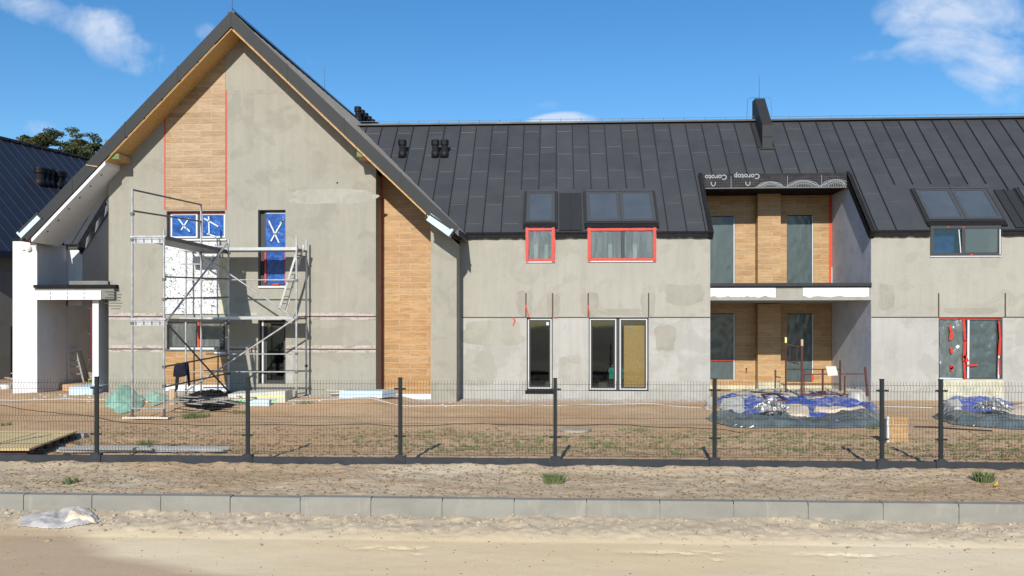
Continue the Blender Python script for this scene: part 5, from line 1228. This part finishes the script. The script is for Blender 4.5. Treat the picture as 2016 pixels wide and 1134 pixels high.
def tarp_heap(dx, first):
    q = lambda l: [(a+dx, b) for a, b in l]
    s = 'between the rusty trestles and the fence' if first else 'at the right edge of the photo'
    if first:
        blue = [(1408, 776), (1470, 770), (1500, 766), (1560, 770), (1640, 770), (1660, 774), (1700, 782), (1722, 792), (1738, 812), (1735, 826), (1690, 832), (1600, 834), (1520, 832), (1450, 828), (1420, 815), (1412, 795)]
    else:
        blue = [(1858, 776), (1930, 768), (1960, 772), (2000, 790), (2050, 800), (2060, 832), (1990, 834), (1920, 832), (1870, 826), (1862, 800)]
    clothpatch(gp(blue, .12), 'tarp_blue', 'blue_tarp', 'crumpled blue tarpaulin spread '+('between the rusty trestles and the fence' if first else 'under the grey film at the right edge'), 'tarpaulin', .02, .09, 2.0, 3 if first else 8, rim=.2, group='blue tarpaulins')
    w1 = [(1412, 785), (1450, 776), (1468, 782), (1472, 796), (1462, 806), (1430, 806), (1418, 800)]
    clothpatch(gp(q(w1 if first else [(1405, 786), (1440, 780), (1452, 790), (1456, 803), (1425, 806), (1410, 798)]), .25), 'sheet_white', 'white_sheet', 'creamy white sheet lying on '+('the left part of the blue tarpaulin by the balcony' if first else 'the blue tarpaulin below the film covered door'), 'sheet', .16, .06, 1.3, 13, rim=.07, group='white sheets')
    fr = [(1392, 818), (1416, 812), (1460, 820), (1520, 823), (1600, 824), (1690, 816), (1738, 808), (1740, 834), (1690, 838), (1600, 838), (1500, 838), (1440, 836), (1412, 828)]
    if not first: fr = [(1832-450, 816), (1850-450, 810), (1890-450, 820), (1960-450, 824), (2060-450, 826), (2060-450, 838), (1960-450, 838), (1880-450, 832)]
    clothpatch(gp(q(fr), .08), 'film_dark', 'grey_film', 'long roll of dark grey plastic film along the front of the '+('large tarp heap' if first else 'right-hand tarp heap'), 'plastic film', .10, .10, 1.4, 23 if first else 29, res=.045, ax=.45, wy=.5, rim=.14, group='grey film rolls')
    cb_ = [(1490, 806), (1560, 800), (1602, 806), (1600, 824), (1500, 824)]
    clothpatch(gp(q(cb_), .14), 'sheet_beige', 'cardboard_sheet', 'flattened brown cardboard under '+('the metal fittings on the large tarp heap' if first else 'the metal fittings on the right-hand tarp heap'), 'cardboard', .17, .05, 1.2, 33 if first else 39, rim=.07, group='cardboard sheets')
    c = G(1532+dx, 822, .2); rr = random.Random(44 if first else 45); mb = MB()
    for k in range(230):
        r_ = rr.random()**.6*.42; a = rr.uniform(0, 6.28); z = .36+.30*(1-r_/.42)*rr.uniform(.4, 1.0)
        p = Vector((c.x+math.cos(a)*r_*.95, c.y+.6+math.sin(a)*r_, z)); d_ = Vector((rr.gauss(0, 1), rr.gauss(0, 1), rr.gauss(0, .6))).normalized()*rr.uniform(.04, .10)
        if rr.random() < .25: mb.tube(p, p+Vector((rr.uniform(-.004, .004), -.012, .006)), .035, 9)
        else: mb.bar(p-d_, p+d_, .022, .008)
    tag(mb.build('metal_fittings', 'aluminium', None), 'heap of small shiny metal fittings on '+('the large tarp heap' if first else 'the right-hand tarp heap'), 'fittings', kind='stuff', group='heaps of metal fittings')
tarp_heap(0, True); tarp_heap(450, False)
clothpatch(gp([(1395, 768), (1700, 762), (1722, 775), (1700, 785), (1420, 785)], .1), 'eps_yellow', 'terrace_sand', None, None, .03, .08, 1.2, 71, kind='structure')
clothpatch(gp([(1690, 782), (1716, 784), (1732, 798), (1712, 804), (1694, 796)], .3), 'tarp_blue', 'blue_bundle', 'bunched dark blue tarp end next to the right fence post', 'tarpaulin', .20, .16, 2.4, 91, rim=.15)
clothpatch(gp([(1590, 806), (1640, 803), (1725, 803), (1690, 811), (1610, 812)], .15), 'sheet_beige', 'beige_sheet', 'worn beige sheet showing through the middle of the blue tarpaulin', 'sheet', .16, .05, 1.6, 93, rim=.07)
clothpatch(gp([(1652, 770), (1700, 768), (1712, 778), (1690, 784), (1660, 780)], .2), 'sheet_white', 'white_sheet', 'small white sheet under the right end of the rusty trestle', 'sheet', .24, .06, 2.2, 95, rim=.08)
clothpatch(gp([(1386, 786), (1404, 776), (1412, 790), (1404, 806), (1390, 804)], .05), 'sheet_white', 'white_sheet', 'white sheet corner poking out left of the tall fence post', 'sheet', .05, .08, 2.2, 96, rim=.08)
mb = MB(); a, b, c, d_ = G(1500, 777, .4), G(1530, 776, .4), G(1548, 789, .4), G(1512, 789, .4)
for p, q in ((a, b), (b, c), (c, d_), (d_, a)): mb.bar(p, q, .05, .04)
mb.bar(G(1478, 771, .42), G(1540, 776, .42), .08, .03); tag(mb.build('steel_frame', 'rust', None), 'small rusty rectangular frame lying flat on the blue tarpaulin', 'frame')

# rusty trestles
def trestle(label, segs, Y, mats, lay=.03):
    c = P(segs[0][0][0], segs[0][0][1], Y); t = thing('trestle', label, 'trestle', (c.x, Y, 0), 'rusty trestles by the balcony')
    for (a, b, r, nm) in segs:
        m_ = MB(); m_.tube(P(a[0], a[1], Y), P(b[0], b[1], Y), r, 8); m_.build(nm, mats, t)
    return t
t = trestle('tall rusty trestle frame with yellow tipped post near the tiled pier', [((1547, 664), (1547, 772), .028, 'post'), ((1654, 709), (1654, 770), .03, 'post'), ((1547, 727), (1654, 727), .018, 'rail'), ((1547, 756), (1654, 756), .02, 'rail'),
    ((1547, 677), (1573, 683), .02, 'rail'), ((1547, 710), (1573, 717), .02, 'rail'), ((1555, 685), (1555, 710), .014, 'bar'), ((1569, 685), (1569, 716), .016, 'bar'), ((1619, 727), (1619, 770), .022, 'bar')], 28.6, 'rust')
mb = MB(); a = P(1547, 664, 28.6); b = P(1547, 675, 28.6); mb.tube(a, b, .034, 8); mb.build('painted_tip', 'print_yellow', t)
t = trestle('low red-brown trestle with leaning end post in front of the grey side wall', [((1579, 668), (1578, 779), .034, 'post'), ((1703, 722), (1708, 780), .036, 'post'), ((1579, 737), (1703, 736), .018, 'rail'), ((1579, 777), (1706, 777), .02, 'rail'),
    ((1583, 728), (1583, 777), .018, 'bar'), ((1663, 740), (1663, 778), .026, 'bar'), ((1620, 728), (1620, 776), .026, 'bar')], 27.2, 'rust_red')
mb = MB(); mb.tube(P(1579, 668, 27.2), P(1579, 681, 27.2), .038, 8); mb.build('painted_tip', 'cardboard', t)
r_ = [P(1626, 722, 27.1), P(1646, 722, 27.1), P(1650, 739, 26.95), P(1630, 740, 26.95)]
mb = MB(); n_ = Vector((0, .04, .02)); mb.hexa([r_[3], r_[2], r_[2]+n_, r_[3]+n_, r_[0], r_[1], r_[1]+n_, r_[0]+n_]); tag(mb.build('foam_board', 'sheet_white', None), 'small pale board resting on the rail of the low trestle', 'board')
tag(clothpatch(gp([(1604, 768), (1632, 766), (1634, 776), (1606, 776)], .4), 'stone_grey', 'sack', 'grey sack slumped behind the bar of the low trestle', 'sack', .05, .1, 3, 77, tall=lambda X, Y: .25), None)

# leaning tile board by the fence
tbp = thing('tile_sample_board', 'upright piece of wood-look tile cladding with white edge behind the fence', 'board', tuple(G(1768, 872)))
Yq = G(1768, 872).y
r_ = rect(1750, 1788, 822, 871, Yq); mb = MB(); mb.box(r_[0], r_[1], Yq, Yq+.03, 0, r_[3]); mb.build('tiles', 'tile_wood', tbp)
r_ = rect(1745.5, 1749.5, 820, 873, Yq); mb = MB(); mb.box(r_[0], r_[1], Yq-.02, Yq+.05, 0, r_[3]); mb.build('white_edge', 'white_pvc', tbp)
r_ = rect(1735, 1745, 825, 872, Yq); mb = MB(); mb.box(r_[0], r_[1], Yq+.01, Yq+.06, 0, r_[3]); mb.build('grey_side', 'frame_anthracite', tbp)

# foam boards
def slab(name, label, cat, pts, z0, z1, mat, group=None, zz=None):
    m_ = MB(); m_.zprism(pts, z0, z1); return tag(m_.build(name, mat, None), label, cat, group)
q0, q1 = P(668, 783, 25.2).x, P(752, 783, 25.2).x
pts = [(q0, 25.2), (q1, 25.2), (q1+.28, 25.95), (q0+.28, 25.95)]; f0 = [Vector((q0, 25.2, 0))]
sb = thing('foam_board_stack', 'stack of white insulation boards lying at the foot of the gable wall', 'insulation boards', (f0[0].x, f0[0].y, 0))
for k in range(2):
    mb = MB(); mb.zprism([(x+.01*k, y) for x, y in pts], .20+k*.105, .20+k*.105+.10); mb.build('board', 'eps_blue', sb)
mb = MB(); mb.bar(P(642, 767, 26.1), P(700, 769, 26.1), .12, .03); mb.bar(P(650, 775, 26.0), P(690, 774, 25.9), .1, .03); tag(mb.build('plank', 'sheet_white', None), 'white planks on the ground left of the insulation board stack', 'plank')
f1 = G(136, 777), G(182, 778), G(215, 764), G(214, 758), G(160, 762)
mb = MB(); z_ = P(150, 779, 25.6).z; mb.zprism([(P(136, 779, 25.6).x, 25.6), (P(182, 779, 25.6).x, 25.6), (P(216, 768, 27).x, 26.9), (P(170, 768, 27).x, 26.9)], .12, z_+.26)
tag(mb.build('foam_block', 'eps_blue', None), 'pale blue foam block at the foot of the white porch', 'foam block')
# green film heap
gpx = gp([(203, 795), (212, 776), (240, 772), (262, 777), (287, 782), (285, 792), (240, 798)], .02, True); cg = Vector((sum(p[0] for p in gpx)/7, sum(p[1] for p in gpx)/7, 0))
clothpatch(gpx, 'film_green', 'green_film', 'crumpled mint green plastic film heaped beside the scaffold', 'plastic film', .06, .14, 1.8, 55, tall=lambda X, Y: .26*np.exp(-((X-cg.x+.0)**2/.12+(Y-cg.y)**2/.6)))
clothpatch(gp([(276, 780), (330, 772), (345, 782), (300, 790)], .02, True), 'film_green', 'green_film', 'thin trailing strip of mint green film behind the scaffold leg', 'plastic film', .05, .1, 2.0, 58)
# long packed insulation with green print
rb = thing('insulation_pack', 'long white packs of insulation with yellow band and green print below the terrace door', 'insulation pack', tuple(G(530, 778)))
A = P(480, 757, 25.0); B = P(580, 756, 25.3); g0 = G(480, 784, 0)
mb = MB(); mb.hexa([(A.x, 23.9, .06), (B.x, 24.4, .06), (B.x, 25.1, .06), (A.x, 24.6, .06), (A.x-.05, 23.9, .40), (B.x, 24.4, .46), (B.x, 25.1, .46), (A.x, 24.6, .44)]); mb.build('pack', 'sheet_white', rb)
mb = MB(); strip = lambda z0, z1, y_, a=0, b=1: mb.hexa([(A.x+(B.x-A.x)*a, 23.9+.5*a-y_, z0), (A.x+(B.x-A.x)*b, 23.9+.5*b-y_, z0+.03), (A.x+(B.x-A.x)*b, 23.9+.5*b-.002, z0+.03), (A.x+(B.x-A.x)*a, 23.9+.5*a-.002, z0), (A.x+(B.x-A.x)*a, 23.9+.5*a-y_, z1), (A.x+(B.x-A.x)*b, 23.9+.5*b-y_, z1+.03), (A.x+(B.x-A.x)*b, 23.9+.5*b-.002, z1+.03), (A.x+(B.x-A.x)*a, 23.9+.5*a-.002, z1)])
strip(.26, .31, .006, .02, .98); mb.build('yellow_band', 'print_yellow', rb)
mb = MB()
for k in range(12): 
    a = .12+k*.062
    if k % 5 != 4: strip(.16+.008*(k % 3), .21+.012*(k % 2), .007, a, a+.035)
mb.build('green_print', 'print_green', rb)
mb = MB(); mb.box(B.x-.9, B.x-.25, 23.75, 23.95, .0, .26); tag(mb.build('foam_board', 'eps_blue', None), 'light blue foam board leaning on the printed insulation packs', 'board')
# timber stump
a = G(340, 796); mb = MB(); a = P(340, 796, 24.0); mb.path([(a.x, a.y, .05), (a.x+.01, a.y, .3), (a.x, a.y, .52)], [.10, .105, .10], 12); tag(mb.build('wood_block', 'cardboard', None), 'upright round wood block under the hanging jacket', 'wood block')
# black film and rubble under the scaffold
clothpatch(gp([(350, 782), (400, 770), (470, 768), (482, 778), (470, 788), (420, 794), (360, 792)], .02, True), 'black_foil', 'black_film', 'crumpled black film and scraps lying under the wall scaffold', 'plastic film', .04, .10, 3.0, 61)
rr = random.Random(17); mb = MB()
for k in range(26):
    p = G(rr.uniform(345, 480), rr.uniform(776, 794), .30); a = rr.uniform(-.5, .5); L = rr.uniform(.15, .6); d_ = Vector((math.cos(a), math.sin(a), rr.uniform(-.1, .1)))*L; mb.bar(p-d_, p+d_, rr.uniform(.04, .12), .02)
tag(mb.build('scraps', 'deck_plank', None), 'offcuts of board scattered over the black film under the scaffold', 'offcuts', kind='stuff')
# yellow board on pallet
pl = thing('formwork_board', 'yellow formwork board lying on a pallet inside the fence at the far left', 'board', tuple(G(60, 870)))
Q = [G(-60, 886, .16), G(57, 886, .16), G(152, 850, .16), G(-20, 850, .16)]
mb = MB(); mb.zprism([(v.x, v.y) for v in Q], .15, .185); o = mb.build('board', 'board_yellow', pl)
mb = MB(); l0, l1 = G(-15, 875, .187), G(75, 852, .187); mb.bar(l0, l1, .012, .004); mb.build('board_joint', 'rust', o)
mb = MB(); e0, e1 = Q[1], Q[2]
for k in range(6):
    p = e0.lerp(e1, .06+k*.17); mb.box(p.x-.24, p.x-.04, p.y-.02, p.y+.12, .03, .148)
mb.bar(Vector((Q[1].x-.1, Q[1].y+.05, .035)), Vector((Q[2].x-.08, Q[2].y, .035)), .14, .03); mb.bar(Vector((Q[0].x, Q[0].y+.15, .07)), Vector((Q[1].x-.1, Q[1].y+.15, .07)), .1, .12); mb.build('pallet', 'rust', pl)
p = G(158, 859, .05); mb = MB(); mb.box(p.x-.22, p.x+.12, p.y-.1, p.y+.12, .02, .07); mb.box(p.x-.1, p.x+.1, p.y-.05, p.y+.1, .071, .11); tag(mb.build('paver', 'stone_grey', None), 'grey concrete pieces at the corner of the yellow board', 'concrete pieces')
# metal profiles bundle
for k, (a, b, zz, lab) in enumerate((((112, 889), (440, 888), .05, 'longest shiny metal profile lying just inside the fence plinth'), ((146, 882), (452, 884), .05, 'thin metal profile lying behind the longest shiny one'), ((118, 885), (300, 886), .09, 'short bright metal profile on top of the profile bundle'))):
    p, q = G(*a, zz), G(*b, zz); mb = MB(); mb.bar(p, q, .06, .012); mb.bar(p+Vector((0, .028, .02)), q+Vector((0, .028, .02)), .008, .05); mb.bar(p+Vector((0, -.028, .02)), q+Vector((0, -.028, .02)), .008, .045)
    tag(mb.build('metal_profile', 'galvanised' if k == 0 else 'aluminium', None), lab, 'metal profile', 'metal profiles by the fence')
# plank, string, cable, slab
p = G(150, 800); mb = MB(); mb.box(p.x-.55, p.x+.5, p.y-.15, p.y+.45, .0, .05); tag(mb.build('plank', 'sheet_beige', None), 'wide pale plank flat on the sand between porch and pallet', 'plank')
def groundline(lst, z, r, mat, name, label, cat):
    pts = []; L = []
    for px, py in lst:
        g_ = G(px, py, 0)
        for _k in range(4): g_ = G(px, py, gzz(g_.x, min(g_.y, 26.2)))
        g_.y = min(g_.y, 26.2); L.append(g_)
    for a, b in zip(L[:-1], L[1:]):
        n = max(2, int((b-a).length/.3))
        for k in range(n): p = a.lerp(b, k/n); pts.append((p.x, p.y, z+gzz(p.x, p.y)+r))
    mb = MB(); mb.path(pts, r, 5); return tag(mb.build(name, mat, None), label, cat)
groundline([(0, 797), (130, 800), (260, 795), (430, 803), (500, 800), (640, 797), (790, 799), (960, 798), (1100, 799), (1200, 797), (1290, 796), (1400, 804)], .0, .010, 'tape_white', 'white_string', 'thin white string stretched over the sand in front of the houses', 'string')
groundline([(1700, 801), (1790, 803), (1860, 806)], .01, .014, 'tape_white', 'white_string', 'short piece of white string beside the tile board', 'string')
groundline([(-20, 800), (60, 808), (150, 816), (260, 834), (430, 838), (600, 838), (700, 836), (800, 839), (900, 835), (1000, 837), (1080, 838), (1200, 836), (1300, 842), (1420, 846), (1480, 858)], .0, .008, 'pvc_black', 'black_cable', 'black cable snaking across the whole garden', 'cable')
groundline([(1800, 842), (1880, 846), (1990, 850)], .01, .014, 'pvc_black', 'black_cable', 'black cable piece right of the tile board', 'cable')
p = G(1132, 848); mb = MB(); mb.zprism([(p.x+math.cos(t)*.36*(1+.05*math.sin(3*t)), p.y+math.sin(t)*.42) for t in [2*math.pi*k/20 for k in range(20)]], .0, .05)
tag(mb.build('stone_slab', 'clod_light', None), 'flat round stone slab sunk in the soil mid garden', 'stone slab')
# sand-side objects
clothpatch(gp([(36, 1040), (50, 1028), (100, 1022), (150, 1015), (176, 1020), (192, 1034), (160, 1040), (90, 1042)], -.42), 'film_silver', 'plastic_bag', 'torn translucent plastic bag on the sand below the kerb', 'plastic bag', .006, .035, 3.2, 81, rim=.10, res=.015, th=.006, zf_=zroad)
clothpatch(gp([(124, 1040), (135, 1032), (165, 1029), (186, 1034), (190, 1041), (150, 1042)], -.42), 'sheet_beige', 'cloth_rag', 'cream rag lying at the right end of the plastic bag', 'rag', .045, .06, 4.0, 83, rim=.06, res=.015, th=.006, zf_=zroad)
p = G(1960, 960, -.04); mb = MB(); mb.face([(p.x-.05, p.y, p.z+.01), (p.x+.01, p.y-.04, p.z+.04), (p.x+.06, p.y+.02, p.z+.06), (p.x, p.y+.03, p.z+.02)]); mb.face([(p.x-.02, p.y+.02, p.z+.015), (p.x+.03, p.y-.01, p.z+.06), (p.x+.045, p.y+.03, p.z+.10)]); tag(mb.build('fallen_leaf', 'leaf_yellow', None), 'bright yellow leaf on the verge at the far right', 'leaf')
# bucket
p = G(8, 778); bk = thing('bucket', 'white plaster bucket with green band by the left porch pier', 'bucket', (p.x, p.y+.1, 0))
mb = MB(); mb.path([(p.x, p.y+.1, 0), (p.x, p.y+.1, .34), (p.x, p.y+.1, .36)], [.17, .2, .21], 18); mb.build('body', 'bucket_white', bk); mb = MB(); mb.path([(p.x, p.y+.1, .05), (p.x, p.y+.1, .15)], [.176, .186], 18, False); mb.build('band', 'print_green', bk)
mb = MB(); mb.path([(p.x+.2*math.cos(t), p.y+.1-.02, .33-.1*math.sin(t)) for t in [math.pi*k/8 for k in range(9)]], .006, 5); mb.build('handle', 'galvanised', bk)
# step ladder
sl_ = thing('step_ladder', 'aluminium step ladder standing open inside the left porch', 'ladder', tuple(P(150, 748, 28.4)))
Yl = 28.35; Z = lambda px, py, Y=Yl: P(px, py, Y)
mb = MB()
for (a, b) in (((138, 690), (126, 750)), ((150, 690), (165, 752))): mb.bar(Z(*a), Z(*b), .035, .06)
for k, py in enumerate((698, 710, 722, 736)):
    t = (py-690)/60.0; mb.bar(Z(138-12*t, py), Z(150+15*t, py), .10, .025)
mb.build('front_frame', 'aluminium', sl_); mb = MB()
for (a, b) in (((143, 690), (140, 745)), ((158, 690), (175, 745))): mb.bar(Z(*a, Yl+.3), Z(*b, Yl+.9), .03, .05)
mb.bar(Z(141, 716, Yl+.5), Z(168, 716, Yl+.5), .03, .03); mb.build('rear_frame', 'aluminium', sl_); mb = MB(); mb.bar(Z(138, 689), Z(158, 688, Yl+.2), .12, .04); mb.build('top_step', 'aluminium', sl_)
p = P(178, 735, 27.2); mb = MB(); rr = random.Random(4)
for k in range(14): 
    a = rr.uniform(0, 6.28); e = Vector((p.x+.16*math.cos(a), 27.2+.1*math.sin(a), rr.uniform(.2, .75))); mb.face([(p.x-.03, 27.2, .05), (p.x+.03, 27.2, .05), e])
tag(mb.build('leafy_plant', 'rag_green', None), 'small bright green plant at the foot of the porch post', 'plant')
# low debris strip along the houses
def scatter(name, mat, n, fn, rmin, rmax, seed, flat=.6, kind='stuff', label=None, cat=None, zf=None):
    rr = random.Random(seed); mb = MB()
    for k in range(n):
        x, y = fn(rr); z = zf(x, y) if zf else 0; r = rmin+(rmax-rmin)*rr.random()**3; mb.rock((x, y, z+r*.1), r, rr, flat)
    return tag(mb.build(name, mat, None), label, cat, None, kind)
gz1 = lambda x, y: gzz(x, y)
def vz(x, y): return float(zverge(np.array([x]), np.array([y]))[0])
def rz(x, y): return float(zroad(np.array([x]), np.array([y]))[0])
scatter('gravel', 'stone_grey', 5200, lambda r: ((lambda x: (x, (YM if x > XP1 else (YG-.1 if x < XRc else YT-.3))-abs(r.gauss(0, .38))-.02))(r.uniform(XL-.5, XB0-.05))), .012, .045, 1, label='grey gravel strip along the house walls', cat='gravel', zf=gz1)
scatter('soil_clods', 'clod', 7500, lambda r: (r.uniform(-10.5, 10.5), 14.3+r.random()**1.2*5.2), .008, .05, 2, label='brown soil clods on the garden side of the fence', cat='soil clods', zf=gz1)
scatter('verge_clods', 'clod', 7000, lambda r: (r.uniform(-9, 9), r.uniform(12.25, 14.05)), .006, .030, 3, label='small soil clods strewn over the verge', cat='soil clods', zf=vz)
scatter('sand_clods', 'clod_light', 1500, lambda r: (r.uniform(-8.5, 8.5), 12.0-abs(r.gauss(0, .42))), .008, .05, 4, label='pale sand lumps crumbling along the foot of the kerb', cat='sand lumps', zf=rz)
scatter('road_pebbles', 'clod', 500, lambda r: (r.uniform(-7.5, 7.5), r.uniform(9, 11.8)), .005, .018, 5, label='tiny stones on the sandy road', cat='pebbles', zf=rz)
scatter('white_scraps', 'eps_white', 90, lambda r: ((lambda g_: (g_.x, g_.y))(G(r.uniform(20, 1000), r.uniform(784, 796), .1))), .015, .06, 6, .35, label='white foam crumbs scattered in front of the gable wall', cat='foam crumbs', zf=gz1)
# rubble at far left behind
scatter('rubble', 'stone_grey', 260, lambda r: (r.uniform(-23, -14), r.uniform(26.8, 33)), .05, .28, 7, .5, label='rubble and debris behind the left porch', cat='rubble', zf=lambda x, y: 0)
mb = MB(); rr = random.Random(23)
for k in range(30):
    p = Vector((rr.uniform(-22, -17.2), rr.uniform(27, 33), rr.uniform(.05, .5))); a = rr.uniform(-.4, .4); L = rr.uniform(.4, 1.6); d_ = Vector((math.cos(a), math.sin(a), rr.uniform(-.15, .15)))*L*.5; mb.bar(p-d_, p+d_, rr.uniform(.05, .25), .04)
tag(mb.build('boards', 'deck_plank', None), 'jumbled boards lying on the ground left of the porch pier', 'boards', kind='stuff')
# weeds
def weeds(name, mat, spots, seed, label, cat, zf, kind='stuff'):
    rr = random.Random(seed); mb = MB()
    for (x, y, n, h, sp_) in spots:
        for k in range(n):
            a = rr.uniform(0, 6.28); q = rr.random()**.7*sp_; bx_, by_ = x+math.cos(a)*q, y+math.sin(a)*q; z = zf(bx_, by_)-.01; L = h*rr.uniform(.4, 1.1); ln = rr.uniform(.15, .8)*L; w = rr.uniform(.004, .010)
            c, s_ = math.cos(a), math.sin(a); m0 = (bx_+c*ln*.4, by_+s_*ln*.4, z+L*.65); e = (bx_+c*ln, by_+s_*ln, z+L*.85)
            mb.face([(bx_-w, by_, z), (bx_+w, by_, z), (m0[0]+w*.8, m0[1], m0[2]), (m0[0]-w*.8, m0[1], m0[2])]); mb.face([(m0[0]-w*.8, m0[1], m0[2]), (m0[0]+w*.8, m0[1], m0[2]), e])
    return tag(mb.build(name, mat, None), label, cat, None, kind)
rr = random.Random(31); spots = []; dry = []
for k in range(3200):
    x = rr.uniform(-10.5, 10.5); y = rr.uniform(14.4, 20.4); v = float(fb(np.array([x*.55]), np.array([y*.8]), 3, 90)[0]); w = 1-abs(y-17)/3.6
    if v*w*(1.3 if x > -3 else .7) > .33: spots.append((x, y, rr.randint(4, 12), rr.uniform(.03, .075), .07))
    elif v*w > .22: dry.append((x, y, rr.randint(3, 9), rr.uniform(.02, .06), .06))
weeds('grass', 'grass_green', spots, 1, 'thin green weeds growing across the garden soil', 'grass', gz1)
weeds('dry_grass', 'grass_dry', dry, 2, 'dry yellowish weeds across the garden soil', 'grass', gz1)
dry = [(rr.uniform(-9, 9), rr.uniform(12.3, 14), rr.randint(2, 6), rr.uniform(.02, .05), .05) for k in range(520)]
weeds('verge_grass', 'grass_dry', dry, 3, 'sparse dry weeds on the sandy verge', 'grass', vz)
for (px, py, n, h, s_, lab, zf, z) in ((385, 823, 240, .16, .34, 'fresh green grass patch behind the scaffold foot board', gz1, 0), (470, 815, 80, .10, .25, 'small pale grass patch left of the second fence post', gz1, 0),
        (1090, 950, 170, .20, .13, 'spiky green tuft on the verge under the middle fence post', vz, -.04), (1937, 950, 170, .20, .13, 'spiky green tuft on the verge at the far right', vz, -.04),
        (137, 948, 60, .15, .10, 'thin weed on the verge left of the first post', vz, -.04), (287, 876, 90, .12, .16, 'green weed behind the metal profiles', gz1, 0), (1253, 847, 120, .08, .40, 'low grass patch right of the stone slab', gz1, 0),
        (1557, 843, 70, .10, .12, 'weed at the front of the dark film roll', gz1, 0), (1718, 845, 70, .10, .12, 'weed just left of the tile board', gz1, 0), (5, 838, 60, .12, .2, 'weed at the left edge above the yellow board', gz1, 0), (600, 802, 60, .08, .25, 'pale weed patch in front of the printed packs', gz1, 0), (1180, 876, 120, .07, .35, 'grass patch below the stone slab', gz1, 0)):
    g_ = G(px, py, z); weeds('grass_tuft', 'grass_green', [(g_.x, g_.y, n, h, s_)], px, lab, 'grass tuft', zf, 'thing')['group'] = 'grass tufts'
